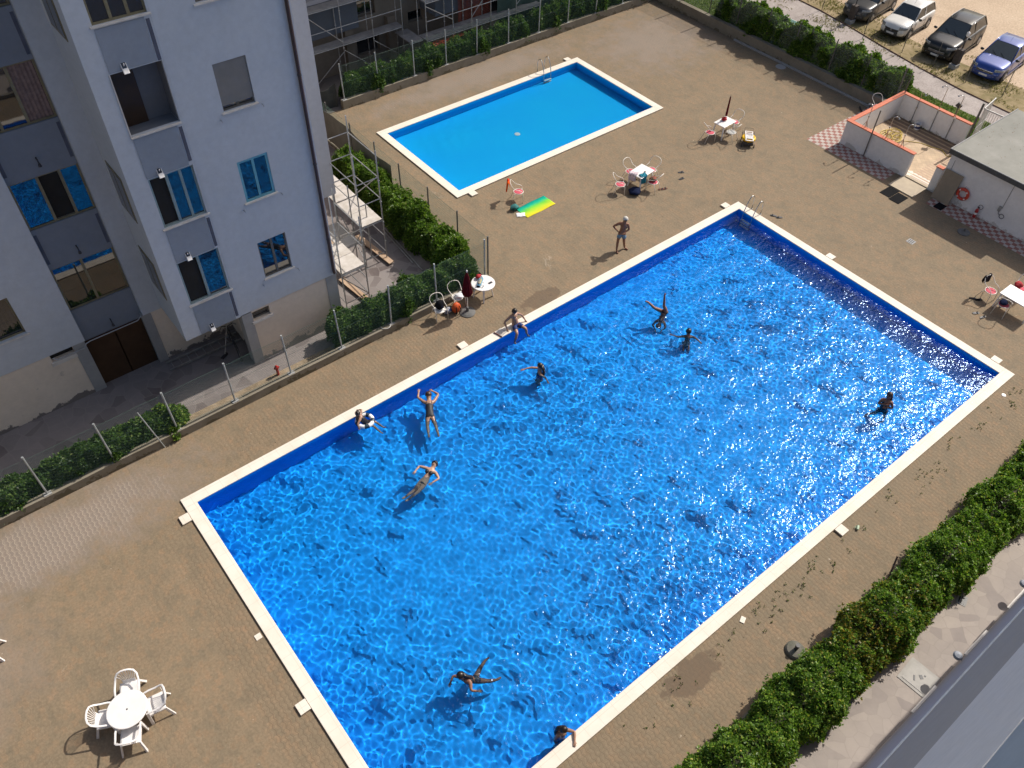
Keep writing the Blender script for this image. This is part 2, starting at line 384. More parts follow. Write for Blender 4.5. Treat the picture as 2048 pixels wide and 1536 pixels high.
# ------------------------------------------------------------------ pools
def liner(name, c1, c2):
    m, nt, b = newmat(name); P = wpos(nt)
    r = ramp(nt, [(.35, c1), (.65, c2)]); nt.links.new(noise(nt, P, .5, 4), r.inputs[0])
    nt.links.new(r.outputs[0], b.inputs['Base Color']); b.inputs['Roughness'].default_value = .6; b.inputs['Specular IOR Level'].default_value = .2
    return m
def coping_mat():
    m, nt, b = newmat('white_coping_stone'); P = wpos(nt)
    r = ramp(nt, [(.3, (.70, .625, .525)), (.6, (.76, .70, .61))]); nt.links.new(noise(nt, P, 1.3, 7, .65), r.inputs[0])
    s = N(nt, 'ShaderNodeSeparateXYZ'); nt.links.new(P, s.inputs[0])
    jx = math_(nt, 'LESS_THAN', math_(nt, 'PINGPONG', math_(nt, 'ADD', s.outputs[0], .2), .25), .006)
    jy = math_(nt, 'LESS_THAN', math_(nt, 'PINGPONG', math_(nt, 'ADD', s.outputs[1], .11), .25), .006)
    sel = N(nt, 'ShaderNodeObjectInfo')
    j = math_(nt, 'MULTIPLY', math_(nt, 'MAXIMUM', jx, jy), .4)
    c = mixc(nt, j, r.outputs[0], (.45, .38, .3))
    st = ramp(nt, [(.62, 0.0), (.72, 1.0)]); nt.links.new(noise(nt, P, .9, 6, .7), st.inputs[0])
    c = mixc(nt, math_(nt, 'MULTIPLY', st.outputs[0], .35), c, (.70, .56, .40))
    nt.links.new(c, b.inputs['Base Color']); b.inputs['Roughness'].default_value = .7; b.inputs['Specular IOR Level'].default_value = .3; return m
M_COPE = coping_mat()
M_WHITEPL = pmat('white_plastic', (.80, .78, .75), (.76, .73, .70), 4, .4)
M_STEEL = pmat('stainless_steel', (.55, .55, .55), (.45, .44, .42), 6, .28, metal=1)
M_DARKPL = pmat('dark_plastic', (.03, .03, .035), (.045, .045, .05), 5, .5)
WZ = -.12                                                           # water level
def water_mat(RIP):
    m, nt, b = newmat('pool_water'); nt.nodes.remove(b); out = nt.nodes['Material Output']
    rf = N(nt, 'ShaderNodeBsdfRefraction'); rf.inputs['IOR'].default_value = 1.33; rf.inputs['Roughness'].default_value = 0; rf.inputs['Color'].default_value = (.80, .95, 1, 1)
    gl = N(nt, 'ShaderNodeBsdfGlossy'); gl.inputs['Roughness'].default_value = .12; gl.inputs['Color'].default_value = (.5, .68, 1, 1)
    bn = N(nt, 'ShaderNodeBump'); bn.inputs['Strength'].default_value = 1; bn.inputs['Distance'].default_value = RIP; nt.links.new(noise(nt, wpos(nt), 7.5, 2, .5), bn.inputs['Height']); nt.links.new(bn.outputs[0], gl.inputs['Normal'])   # fine wind ripples on the surface
    fr = N(nt, 'ShaderNodeFresnel'); fr.inputs['IOR'].default_value = 1.33
    mx = N(nt, 'ShaderNodeMixShader'); nt.links.new(fr.outputs[0], mx.inputs[0]); nt.links.new(rf.outputs[0], mx.inputs[1]); nt.links.new(gl.outputs[0], mx.inputs[2])
    nt.links.new(mx.outputs[0], out.inputs[0]); return m
M_WATER = water_mat(.032); M_CALM = water_mat(.002)
def waves(X, Y, seed, rms, lmin, lmax, n):
    g = np.random.default_rng(seed); H = np.zeros_like(X)
    lam = np.exp(g.uniform(np.log(lmin), np.log(lmax), n)); th = g.uniform(0, 2*np.pi, n); ph = g.uniform(0, 2*np.pi, n)
    k = 2*np.pi/lam; s = rms*np.sqrt(2/n)
    for i in range(n): H += s/k[i]*np.sin(k[i]*(np.cos(th[i])*X + np.sin(th[i])*Y) + ph[i])
    return H
def water(bx, dx, label, hfun, m):
    x0, x1, y0, y1 = bx
    nx, ny = int((x1-x0)/dx), int((y1-y0)/dx)
    X, Y = np.meshgrid(np.linspace(x0, x1, nx+1), np.linspace(y0, y1, ny+1))
    V = np.stack([X, Y, hfun(X, Y) + WZ], -1).reshape(-1, 3)
    ii = np.arange((nx+1)*ny).reshape(ny, nx+1)[:, :nx].ravel()
    o = npmesh('water', V, np.stack([ii, ii+1, ii+nx+2, ii+nx+1], 1), m, smooth=True)
    o['kind'] = 'structure'; o['label'] = label; o.cycles.is_caustics_caster = True
    return o
def big_waves(X, Y):
    # livelier in some patches than in others, with rings around the swimmers
    A = .8 + .35*np.sin(.37*X + .3*Y + 1)*np.sin(.41*Y - .19*X + 2.2)
    H = waves(X, Y, 3, .056, .45, 2.0, 50)*(.6 + .5*A)
    H += waves(X, Y, 11, .062, .15, .42, 70)*np.clip(A, .4, 1.3)
    for cx, cy, a, ra in SWIM_RINGS:
        d = np.hypot(X-cx, Y-cy)
        H += a*np.exp(-((d-ra*.5)/ra)**2)*np.sin(2*np.pi*d/.36 + 1.3*np.sin(X*3.1+Y*2.3))*.0035
    return H
SWIM_RINGS = [(18.6, -3.0, 1, 1.1), (18.5, -4.4, .8, .8), (12.7, -2.4, .8, .9), (8.4, -1.6, 1, 1.0), (3.9, -10.2, 1, 1.0), (21.3, -11.3, .8, .9), (6.6, -3.9, .7, .9), (4.9, -12.6, .6, .8), (6.3, -.6, .6, .7)]
def pool(name, label, op, bx, depth, lin, skim, drains):
    t = thing(name, label, 'swimming pool', ((bx[0]+bx[1])/2, (bx[2]+bx[3])/2, 0))
    ox, oy = t.location.x, t.location.y
    x0, x1, y0, y1 = bx[0]-ox, bx[1]-ox, bx[2]-oy, bx[3]-oy
    mb = MB().add([(x0, y0, -depth), (x1, y0, -depth), (x1, y1, -depth), (x0, y1, -depth), (x0, y0, .02), (x1, y0, .02), (x1, y1, .02), (x0, y1, .02)],
             [(0, 1, 2, 3), (0, 4, 5, 1), (1, 5, 6, 2), (2, 6, 7, 3), (3, 7, 4, 0)])
    receiver(mb.build('basin', lin, t))
    a0, a1, c0, c1 = op[0]-ox, op[1]-ox, op[2]-oy, op[3]-oy; e = .03
    cp = MB().box(a0, a1, y1-e, c1, .018, .062).box(a0, a1, c0, y0+e, .018, .062).box(a0, x0+e, y0+e, y1-e, .018, .062).box(x1-e, a1, y0+e, y1-e, .018, .062)
    cp.build('coping', M_COPE, t, bevel=.012)
    sb = MB().box(a0+.03, a1-.03, y1+.004, c1-.03, -.1, .017).box(a0+.03, a1-.03, c0+.03, y0-.004, -.1, .017).box(a0+.03, x0-.004, y0-.004, y1+.004, -.1, .017).box(x1+.004, a1-.03, y0-.004, y1+.004, -.1, .017)
    sb.build('coping_base', pmat('coping_mortar', (.13, .11, .09), (.2, .17, .14), 5, .9), t)
    for x, y, rz in skim:                                            # skimmer lids behind the coping, mouths in the wall
        MB().cbox((x-ox, y-oy, .045), (.34, .30, .05), rz).build('skimmer_lid', M_COPE, t, bevel=.008)
        c, s = math.cos(rz), math.sin(rz)
        # the mouth sits in the wall straight across the coping (local -Y of the lid)
        mx, my = x - ox + s*.475, y - oy - c*.475
        f = MB(); M = Matrix.Translation((mx, my, -.12)) @ Matrix.Rotation(rz, 4, 'Z')
        for bx_ in ((-.25, .25, -.035, -.008, .06, .085), (-.25, .25, -.035, -.008, -.09, -.065), (-.25, -.225, -.035, -.008, -.065, .06), (.225, .25, -.035, -.008, -.065, .06)): f.box(*bx_, M=M)
        receiver(f.build('skimmer_frame', M_WHITEPL, t))
        receiver(MB().box(-.225, .225, -.014, -.004, -.065, .06, M=M).build('skimmer_mouth', pmat('skimmer_dark', (.02, .05, .12), rough=.6), t))
    for x, y in drains:
        d = MB().lathe([(.0, .02), (.08, .025), (.14, .015), (.15, 0)], 20, (x-ox, y-oy, -depth+.004)); receiver(d.build('floor_drain', M_WHITEPL, t))
    return t
pool('swimming_pool', 'large rippling blue pool with people swimming in it', LP, LB, 1.05, liner('deep_blue_liner', (.0, .36, 1.0), (.0, .335, .97)),
     [(11.12, .16, 0), (25.75, .16, 0), (26.6, -4.97, -PI/2), (26.6, -12.55, -PI/2), (-.16, -.75, PI/2), (-.16, -8.1, PI/2), (15.73, -13.54, PI)], [])
pool('wading_pool', 'smaller calm light blue pool without any bathers', SP, SB, .68, liner('light_blue_liner', (.0, .52, 1.0), (.0, .49, 1.0)),
     [(17.2, 7.64, PI), (29.0, 14.69, 0)], [(22.4, 10.9)])
water(LB, .034, 'rippled blue water filling the large pool', big_waves, M_WATER)
water(SB, .06, 'calm blue water filling the smaller pool', lambda X, Y: waves(X, Y, 5, .016, .2, .8, 40)*(.35 + .9*np.exp(-((X-20.5)/3)**2 - ((Y-12.8)/1.6)**2)), M_CALM)
# small utility lids and bits set in the deck
def lid(x, y, label, sx=.18, sy=.18, rz=0, m=M_COPE):
    o = MB().cbox((0, 0, .012), (sx, sy, .024), 0).build('access_lid', m, bevel=.004, loc=(x, y, 0)); o.rotation_euler.z = rz
    return tag(o, label, 'lid')
lid(-.17, -5.59, 'small white square lid beside the left end of the large pool')
lid(10.97, -13.62, 'little white lid in the pavers near the hedge side of the large pool', .2, .14, .4)
tag(MB().lathe([(.0, .02), (.07, .02), (.085, 0)], 20).build('access_lid', M_WHITEPL, loc=(25.2, -13.66, 0)), 'round white cap in the pavers near the pool corner', 'lid')
# ------------------------------------------------------------------ apartment building on the far side
def plaster(name, c1, c2, sc=.35, dirt=None):
    m, nt, b = newmat(name); P = wpos(nt)
    r = ramp(nt, [(.3, c1), (.7, c2)]); nt.links.new(noise(nt, P, sc, 7, .62, .3), r.inputs[0]); c = r.outputs[0]
    f = ramp(nt, [(.3, (.93, .93, .93)), (.7, (1.05, 1.05, 1.05))]); nt.links.new(noise(nt, P, 5, 6, .7), f.inputs[0])
    c = mixc(nt, 1, c, f.outputs[0], 'MULTIPLY')
    if dirt:
        s = N(nt, 'ShaderNodeSeparateXYZ'); nt.links.new(P, s.inputs[0])
        h = math_(nt, 'ADD', s.outputs[2], math_(nt, 'MULTIPLY', math_(nt, 'SUBTRACT', noise(nt, P, 1.6, 8, .72), .5), -1.5))
        m1 = ramp(nt, [(0, 1.0), (dirt[0], 1.0), (dirt[0]+.015, 0.0)]); nt.links.new(h, m1.inputs[0])
        c = mixc(nt, m1.outputs[0], c, dirt[1])
        sp = ramp(nt, [(.66, 0.0), (.70, 1.0)]); nt.links.new(noise(nt, P, 1.9, 5, .6), sp.inputs[0])
        c = mixc(nt, math_(nt, 'MULTIPLY', sp.outputs[0], .35), c, dirt[2])
    nt.links.new(c, b.inputs['Base Color']); b.inputs['Roughness'].default_value = .9; b.inputs['Specular IOR Level'].default_value = .2
    bump(nt, b, noise(nt, P, 60, 3), .25, .006); return m
M_BLUE = plaster('bluegrey_render', (.50, .535, .57), (.56, .585, .61))
M_BLUE2 = plaster('bluegrey_panel', (.27, .305, .35), (.31, .34, .385))
M_GREY = plaster('grey_render', (.37, .37, .40), (.42, .42, .45))
M_BEIGE = plaster('beige_render', (.66, .56, .45), (.74, .63, .51), .5, (.24, (.30, .285, .25), (.40, .36, .34)))
M_BEIGE2 = plaster('beige_render_shade_lift', (.74, .63, .50), (.80, .69, .56), .5, (.10, (.22, .19, .17), (.30, .26, .23)))  # same beige made paler, to lift the base walls lying in shade
M_CEM = plaster('cement_render', (.30, .30, .30), (.38, .375, .36), .8)
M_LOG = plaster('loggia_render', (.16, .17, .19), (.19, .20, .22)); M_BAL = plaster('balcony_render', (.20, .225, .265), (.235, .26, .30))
M_SLOT = pmat('slot_shade_blue', (.075, .085, .12), (.11, .12, .16), 3, .9)  # dark blue that stands in for the deep shadow of narrow slots
M_SILL = pmat('pale_stone_sill', (.70, .66, .60), (.58, .53, .47), 4, .6)
M_OLIVE = pmat('olive_window_frame', (.25, .215, .12), (.18, .15, .085), 5, .5)
M_TURQ = pmat('turquoise_window_frame', (.16, .42, .50), (.12, .34, .42), 5, .5)
M_TEALF = pmat('grey_green_window_frame', (.26, .34, .34), (.20, .27, .28), 5, .5)
M_BRONZE = pmat('bronze_window_frame', (.15, .14, .12), (.11, .10, .09), 5, .45)
def glass_mat():
    m, nt, b = newmat('window_glass'); P = wpos(nt)
    b.inputs['Base Color'].default_value = (.012, .016, .02, 1); b.inputs['Roughness'].default_value = .02; b.inputs['IOR'].default_value = 1.95
    bump(nt, b, noise(nt, P, 1.2, 2), .02, .05); return m
M_GLASS = glass_mat()
M_ROOM = pmat('dark_room', (.012, .011, .010), (.02, .018, .016), 2, .9)
M_SHUT = pmat('grey_roller_shutter', (.19, .18, .165), (.225, .21, .19), 2, .7)
M_WOOD = pmat('dark_brown_wood', (.045, .022, .010), (.028, .014, .007), 3, .6)
M_RUST = plaster('rusty_brown_steel', (.055, .030, .018), (.085, .048, .026), 1.0)

def wall_x(mb, x0, x1, z0, z1, Y, holes, depth=.16, mi=0):
    """wall facing -Y with window openings (x0,x1,z0,z1) and their reveals"""
    xs = sorted({x0, x1, *[h[0] for h in holes], *[h[1] for h in holes]}); zs = sorted({z0, z1, *[h[2] for h in holes], *[h[3] for h in holes]})
    xs = [x for x in xs if x0 <= x <= x1]; zs = [z for z in zs if z0 <= z <= z1]
    for a, b in zip(xs, xs[1:]):
        for c, d in zip(zs, zs[1:]):
            mx, mz = (a+b)/2, (c+d)/2
            if any(h[0] < mx < h[1] and h[2] < mz < h[3] for h in holes): continue
            mb.add([(a, Y, c), (b, Y, c), (b, Y, d), (a, Y, d)], [(0, 1, 2, 3)], mi)
    for a, b, c, d in holes:
        e = Y + depth
        mb.add([(a, Y, c), (b, Y, c), (b, e, c), (a, e, c), (a, Y, d), (b, Y, d), (b, e, d), (a, e, d)], [(0, 3, 2, 1)[::-1], (4, 7, 6, 5)[::-1], (0, 4, 7, 3), (1, 2, 6, 5)], mi)
    return mb
def window(bld, x0, x1, z0, z1, Y, frame, panes, depth=.12, sill=True, label=None, open_from=None, glass=None, fw=.055, shutter=None, sill_t=.045, swing=None):
    """one window: frame with its mullions, panes as sub-parts, sill; panes = list of fractions of the width"""
    f = MB(); y0, y1 = Y + depth - .05, Y + depth
    f.box(x0, x1, y0, y1, z1-fw, z1).box(x0, x1, y0, y1, z0, z0+fw).box(x0, x0+fw, y0+.002, y1, z0+fw, z1-fw).box(x1-fw, x1, y0+.002, y1, z0+fw, z1-fw)
    W_ = x1 - x0
    for p in panes[1:-1]: f.box(x0+p*W_-.04, x0+p*W_+.04, y0+.002, y1, z0+fw, z1-fw)
    o = f.build('window', frame, bld)
    if label: o['label'] = label
    for i, (a, b) in enumerate(zip(panes, panes[1:])):
        xa, xb = x0 + a*W_ + (.04 if i else fw), x0 + b*W_ - (.04 if b < 1 else fw)
        g = glass[i] if glass else M_GLASS
        if g is None:
            MB().box(xa, xb, y1+.02, y1+1.6, z0+fw, z1-fw).build('dark_room', M_ROOM, o)
        elif g == 'curtain':
            mb = MB(); mb.grid(lambda u, v: (xa + (xb-xa)*u, y1-.012 + .01*math.sin(u*38), z0+fw + (z1-z0-2*fw)*v), 40, 2); mb.build('curtain', M_CURT, o)
        else: MB().box(xa, xb, y1-.022, y1-.012, z0+fw, z1-fw).build('pane', g, o)
    if shutter: MB().box(x0+.01, x1-.01, Y+.03, Y+.05, z0+shutter, z1-.01).build('roller_shutter', M_SHUT, o)
    if sill: MB().box(x0-.07, x1+.07, Y-.06, Y+depth-.052, z0-sill_t, z0-.003).build('sill', M_SILL, o, bevel=.006)
    return o
M_CURT = pmat('pink_curtain', (.16, .11, .10), (.26, .18, .16), 8, .9)
bld = thing('apartment_building', 'tall blue-grey apartment building with olive and turquoise framed windows and a projecting bay', 'building', (0, 0, 0))
FY, BY, LY = 3.96, 6.08, 6.30
TOP = 19.6
wA = (5.77, 6.75, 9.60, 11.02); wB = (5.76, 6.75, 6.53, 7.97); wC = (5.75, 6.76, 3.47, 4.95); wD = (5.76, 6.75, 12.66, 14.1)
mb = MB(); wall_x(mb, 4.57, 8.33, 2.40, TOP, FY, [wA, wB, wC, wD])
mb.add([(8.33, FY, 2.4), (8.33, 30, 2.4), (8.33, 30, TOP), (8.33, FY, TOP)], [(0, 1, 2, 3)])
mb.add([(4.57, FY, 2.4), (8.33, FY, 2.4), (8.33, 30, 2.4), (4.57, 30, 2.4)], [(0, 1, 2, 3)]); mb.build('front_wall', M_BLUE, bld)
# bay: narrow blue strips with recessed panels and their windows between
bw = [(3.15, 4.52, 12.76, 14.4), (3.14, 4.52, 9.76, 11.52), (3.17, 4.50, 6.71, 8.40), (3.14, 4.50, 3.67, 5.39)]
mb = MB(); wall_x(mb, 2.62, 4.568, 2.36, TOP, FY + .004, bw, .10)
mb.add([(2.62, FY+.004, 2.36), (2.62, BY, 2.36), (2.62, BY, 6.75), (2.62, FY+.004, 6.75)], [(0, 3, 2, 1)[::-1]])
mb.add([(2.62, FY+.004, 6.75), (2.62, BY, 6.75), (2.62, BY, TOP), (2.62, FY+.004, TOP)], [(0, 3, 2, 1)[::-1]])
mb.add([(2.62, FY+.004, 2.36), (4.568, FY+.004, 2.36), (4.568, BY, 2.36), (2.62, BY, 2.36)], [(0, 1, 2, 3)])
bay = mb.build('bay_wall', M_BLUE, bld)
for zt, zb in ((12.70, 11.54), (9.70, 8.42), (6.65, 5.41), (3.62, 2.37)):
    MB().box(3.16, 4.40, FY-.012, FY+.001, zb+.01, zt-.02).build('spandrel_panel', M_BLUE2, bay)
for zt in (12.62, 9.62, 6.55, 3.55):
    MB().box(4.425, 4.52, FY-.006, FY+.002, zt-1.08, zt).build('slot_shade_strip', M_SLOT, bay)  # flat strips, slot shadow put into their colour
window(bld, *bw[0], FY+.004, M_OLIVE, [0, .36, .68, 1], .10, label='olive framed window at the top of the bay')
o = window(bld, *bw[2], FY+.004, M_TEALF, [0, .40, .70, 1], .10, glass=[None, M_GLASS, M_GLASS], label='three part window with its left part open')
o = window(bld, *bw[3], FY+.004, M_TEALF, [0, .50, 1], .10, glass=[None, M_GLASS], label='sliding window with its left half open')
# the open loggia in the bay: side walls, dark brown door at the back
x0, x1, z0, z1 = bw[1]
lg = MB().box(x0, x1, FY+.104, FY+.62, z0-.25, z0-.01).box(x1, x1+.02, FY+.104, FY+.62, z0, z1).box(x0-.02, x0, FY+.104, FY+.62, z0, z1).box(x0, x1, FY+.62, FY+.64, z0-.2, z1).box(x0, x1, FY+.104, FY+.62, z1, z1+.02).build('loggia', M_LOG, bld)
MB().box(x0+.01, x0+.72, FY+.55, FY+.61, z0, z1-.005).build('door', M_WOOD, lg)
MB().box(x0-.02, x1+.02, FY-.05, FY+.12, z0-.05, z0-.004).build('sill', M_SILL, lg, bevel=.008)
MB().box(x0-.012, x0+.012, FY-.02, FY+.05, z0, z1).build('jamb_trim', M_SILL, lg)
# narrow windows in the side of the bay
for z0, z1 in ((12.3, 14.0), (6.8, 8.34), (3.75, 5.25)):
    f = MB().box(2.60, 2.618, 4.55, 5.75, z0, z1).build('side_window', M_OLIVE, bld); MB().box(2.592, 2.599, 4.62, 5.12, z0+.07, z1-.07).box(2.592, 2.599, 5.20, 5.68, z0+.07, z1-.07).build('pane', M_GLASS, f)
# middle wall, recessed loggia column and left wing
mb = MB(); wall_x(mb, 1.98, 2.618, 2.30, TOP, BY, []); mb.add([(1.98, BY, 2.3), (1.98, LY+.2, 2.3), (1.98, LY+.2, TOP), (1.98, BY, TOP)], [(0, 1, 2, 3)])
mb.add([(1.98, BY, 2.3), (4.9, BY, 2.3), (4.9, BY+.3, 2.3), (1.98, BY+.3, 2.3)], [(0, 1, 2, 3)]); mb.build('middle_wall', M_BLUE, bld)
lwin = (-2.95, -1.40, 3.48, 4.95); lw2 = (-2.95, -1.4, 6.5, 7.97)
mb = MB(); wall_x(mb, -45, 0, 2.28, TOP, BY, [lwin, lw2]); mb.add([(0, BY, 2.28), (0, LY+.2, 2.28), (0, LY+.2, TOP), (0, BY, TOP)], [(0, 1, 2, 3)])
mb.add([(-45, BY, 2.28), (0, BY, 2.28), (0, BY+.5, 2.28), (-45, BY+.5, 2.28)], [(0, 1, 2, 3)]); mb.build('left_wing_wall', M_BLUE, bld)
window(bld, *lwin, BY, M_OLIVE, [0, 1], .14, label='olive framed window of the left wing above the beige base')
window(bld, *lw2, BY, M_OLIVE, [0, 1], .14)
lo = [(.02, 1.97, 12.75, 14.5), (.02, 1.97, 9.68, 11.36), (.02, 1.97, 6.62, 8.20), (.02, 1.97, 3.43, 5.14)]
mb = MB(); wall_x(mb, .0, 1.98, 2.08, TOP, LY, lo, .1)
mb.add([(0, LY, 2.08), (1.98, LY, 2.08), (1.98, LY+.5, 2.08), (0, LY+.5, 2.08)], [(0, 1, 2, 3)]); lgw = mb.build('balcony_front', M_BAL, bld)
window(bld, *lo[0], LY, M_OLIVE, [0, .5, 1], .1, sill=False)
window(bld, *lo[1], LY, M_OLIVE, [0, .27, .62, 1], .1, sill=False, glass=[M_GLASS, M_GLASS, 'curtain'], label='olive framed window with a pink curtain')
window(bld, *lo[2], LY, M_OLIVE, [0, .40, .72, 1], .1, sill=False, glass=[M_GLASS, None, M_GLASS], label='olive framed window with its middle part slid open')
window(bld, *lo[3], LY, M_OLIVE, [0, .48, 1], .1, sill=False, label='wide two part olive framed window above the garage door')
for z in (11.9, 8.75, 5.65, 2.55):
    l = MB().tube([(1.0, LY-.002, z), (1.0, LY-.10, z), (1.0, LY-.16, z-.12)], .02, 6); l.lathe([(.03, 0), (.05, -.1)], 10, (1.0, LY-.165, z-.1)); l.build('wall_spotlight', M_DARKPL, bld)
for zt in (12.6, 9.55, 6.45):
    for x in (.03, 1.86): MB().box(x, x+.09, LY-.008, LY+.001, zt-1.1, zt).build('slot_shade_strip', M_SLOT, lgw)
for z in (11.62, 8.53, 5.55, 2.52):                                 # small white floodlights with a dark lens
    M = Matrix.Translation((3.55, FY-.012, z)) @ Matrix.Rotation(R(-28), 4, 'X')
    l = MB(); l.box(-.075, .075, -.05, 0, -.17, .17, M=M).tube([(3.55, FY-.002, z), (3.55, FY-.08, z+.12)], .02, 6)
    ls = l.build('wall_floodlight', M_WHITEPL, bld, bevel=.01)
    MB().box(-.055, .055, -.056, -.0505, -.03, .15, M=M).build('lens', pmat('lamp_lens', (.04, .045, .06), rough=.1), ls)
o = window(bld, *wA, FY, M_BRONZE, [0, .5, 1], .14, shutter=.18, label='window closed by a grey-brown roller shutter')
window(bld, *wB, FY, M_TURQ, [0, .5, 1], .07, label='turquoise framed casement window', fw=.08)
window(bld, *wC, FY, M_BRONZE, [0, .5, 1], .12, label='bronze framed window reflecting the pool')
window(bld, *wD, FY, M_BRONZE, [0, .5, 1], .14)
for x, z in ((5.62, 9.42), (6.92, 9.50), (5.60, 6.34), (6.92, 6.42), (5.60, 3.28), (6.93, 3.32)):
    MB().tube([(x, FY, z), (x, FY-.10, z), (x+.01, FY-.10, z-.05)], .012, 6).build('line_hook', M_STEEL, bld)
# ground floor
mb = MB(); gw = (4.98, 5.62, 1.90, 2.30); wall_x(mb, 4.96, 7.88, -.02, 2.40, FY+.03, [gw], .2); mb.build('base_wall', M_BEIGE, bld)
window(bld, *gw, FY+.03, M_BRONZE, [0, 1], .18, sill_t=.1, label='low basement window with a broken pale sill')
MB().box(7.88, 8.30, FY+.012, FY+.5, -.02, 2.399).build('corner_pillar', M_CEM, bld)
MB().box(4.60, 4.96, FY+.012, FY+.42, -.02, 2.355).build('corner_pillar', M_CEM, bld)
MB().box(4.80, 4.95, FY+.43, BY+.1, -.02, 2.352).build('base_wall', M_BEIGE2, bld)
mb = MB(); wall_x(mb, 2.24, 4.79, -.02, 2.36, BY+.03, []); mb.build('base_wall', M_BEIGE2, bld)
MB().box(1.92, 2.24, BY+.01, BY+.4, -.02, 2.295).build('pillar', M_CEM, bld); MB().box(-.42, -.03, BY+.01, BY+.4, -.02, 2.275).build('pillar', M_CEM, bld)
gd = MB().box(-.03, 1.92, BY+.22, BY+.27, -.02, 2.1)
for i in range(4): gd.box(.98-.012+i*.0, .98+.012, BY+.205, BY+.219, .0, 2.0)
gdo = gd.build('garage_door', M_RUST, bld)
MB().box(-.03, 1.92, BY+.26, BY+.6, 2.1, 2.3).build('door_gap', M_ROOM, bld)
g2 = (-1.16, -.43, 1.96, 2.26)
mb = MB(); wall_x(mb, -45, -.42, -.02, 2.28, BY+.03, [g2], .2); mb.build('base_wall', M_BEIGE2, bld)
MB().box(g2[0], g2[1], BY+.22, BY+.25, g2[2], g2[3]).build('vent_window', M_ROOM, bld)
MB().box(g2[0]-.06, g2[1]+.03, BY-.02, BY+.05, g2[2]-.16, g2[2]-.006).build('sill', M_SILL, bld, bevel=.01)
MB().tube([(-1.1, BY-.03, 2.16), (-1.0, BY-.05, 2.06), (-.12, BY-.05, 2.05), (-.02, BY-.06, 2.2), (.12, BY-.06, 2.24), (1.75, BY-.05, 2.24), (1.92, BY-.04, 2.36)], .018, 6).build('water_pipe', pmat('grey_pipe', (.42, .42, .42), rough=.5), bld)
# drain pipe by the corner and the set back grey wing behind
dp = MB().tube([(8.2, FY-.07, TOP), (8.2, FY-.07, 2.62), (8.22, FY-.05, 2.5)], .055, 10)
dpo = dp.build('drain_pipe', pmat('brown_drain_pipe', (.055, .032, .032), (.04, .025, .025), 3, .4), bld)
for z in (4.0, 7.0, 10.0, 13.0): MB().lathe([(.065, 0), (.065, .05)], 10, (8.2, FY-.07, z)).build('pipe_clip', M_DARKPL, dpo)
MB().box(8.34, 10.71, 8.0, 30, 2.55, TOP-.02).build('rear_wing', M_GREY, bld)
MB().box(8.4, 10.2, 9.2, 29.9, -.02, 2.549).build('rear_base', plaster('red_brick_base', (.20, .10, .08), (.30, .20, .16), 2.5), bld)
MB().box(-45, 8.34, FY+1.7, 30, TOP, TOP+.3).build('roof', M_CEM, bld)

# ------------------------------------------------------------------ own building, seen straight down its wall
own = thing('apartment_facade', 'grey facade of the building close below, cutting the lower right corner', 'building')
OY = -18.2
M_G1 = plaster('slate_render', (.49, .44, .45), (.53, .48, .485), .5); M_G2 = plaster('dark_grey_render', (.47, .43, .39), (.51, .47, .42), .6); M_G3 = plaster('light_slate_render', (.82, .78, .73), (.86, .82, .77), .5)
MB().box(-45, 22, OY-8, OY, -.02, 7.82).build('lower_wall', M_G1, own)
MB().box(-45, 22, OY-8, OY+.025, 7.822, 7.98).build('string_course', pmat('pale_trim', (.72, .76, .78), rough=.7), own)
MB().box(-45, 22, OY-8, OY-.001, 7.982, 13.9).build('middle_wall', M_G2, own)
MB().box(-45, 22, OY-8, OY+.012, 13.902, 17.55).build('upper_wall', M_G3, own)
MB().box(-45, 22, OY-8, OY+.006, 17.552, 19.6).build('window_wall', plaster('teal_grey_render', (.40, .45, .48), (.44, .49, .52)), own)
for x, z in ((14.25, .9), (18.0, .6)):
    l = MB().tube([(x, OY, z), (x, OY+.06, z)], .025, 6); l.lathe([(.05, -.06), (.12, .0), (.13, .05), (.10, .09), (.0, .12)], 16, (x, OY+.14, z)); l.build('wall_floodlight', pmat('grey_lamp', (.30, .32, .36), rough=.4), own, smooth=False)
for x in (14.4, 16.6, 11.9): MB().box(x, x+1.1, OY, OY+.07, .95, 1.0).build('sill', M_SILL, own)

# ------------------------------------------------------------------ scaffolded building beyond the small pool
sb = thing('scaffolded_building', 'shaded beige and blue-grey building under repair behind scaffolding', 'building')
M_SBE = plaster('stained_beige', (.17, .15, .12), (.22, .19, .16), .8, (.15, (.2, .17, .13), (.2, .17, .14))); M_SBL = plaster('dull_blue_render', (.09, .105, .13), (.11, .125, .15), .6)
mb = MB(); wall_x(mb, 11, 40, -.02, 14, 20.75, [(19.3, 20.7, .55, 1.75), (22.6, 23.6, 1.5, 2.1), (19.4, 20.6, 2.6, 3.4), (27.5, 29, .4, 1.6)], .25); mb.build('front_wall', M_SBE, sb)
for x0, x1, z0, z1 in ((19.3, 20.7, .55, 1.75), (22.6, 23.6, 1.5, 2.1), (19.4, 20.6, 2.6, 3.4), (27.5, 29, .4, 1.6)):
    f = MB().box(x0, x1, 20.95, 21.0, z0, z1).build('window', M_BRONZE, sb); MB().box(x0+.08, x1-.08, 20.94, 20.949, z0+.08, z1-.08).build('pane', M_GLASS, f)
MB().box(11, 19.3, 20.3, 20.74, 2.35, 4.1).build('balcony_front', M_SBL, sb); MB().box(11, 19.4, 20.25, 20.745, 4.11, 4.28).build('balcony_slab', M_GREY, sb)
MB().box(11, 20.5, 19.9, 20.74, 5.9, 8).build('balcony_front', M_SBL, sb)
MB().box(23.4, 26.6, 19.25, 20.74, 2.2, 12).build('bay', M_SBL, sb)
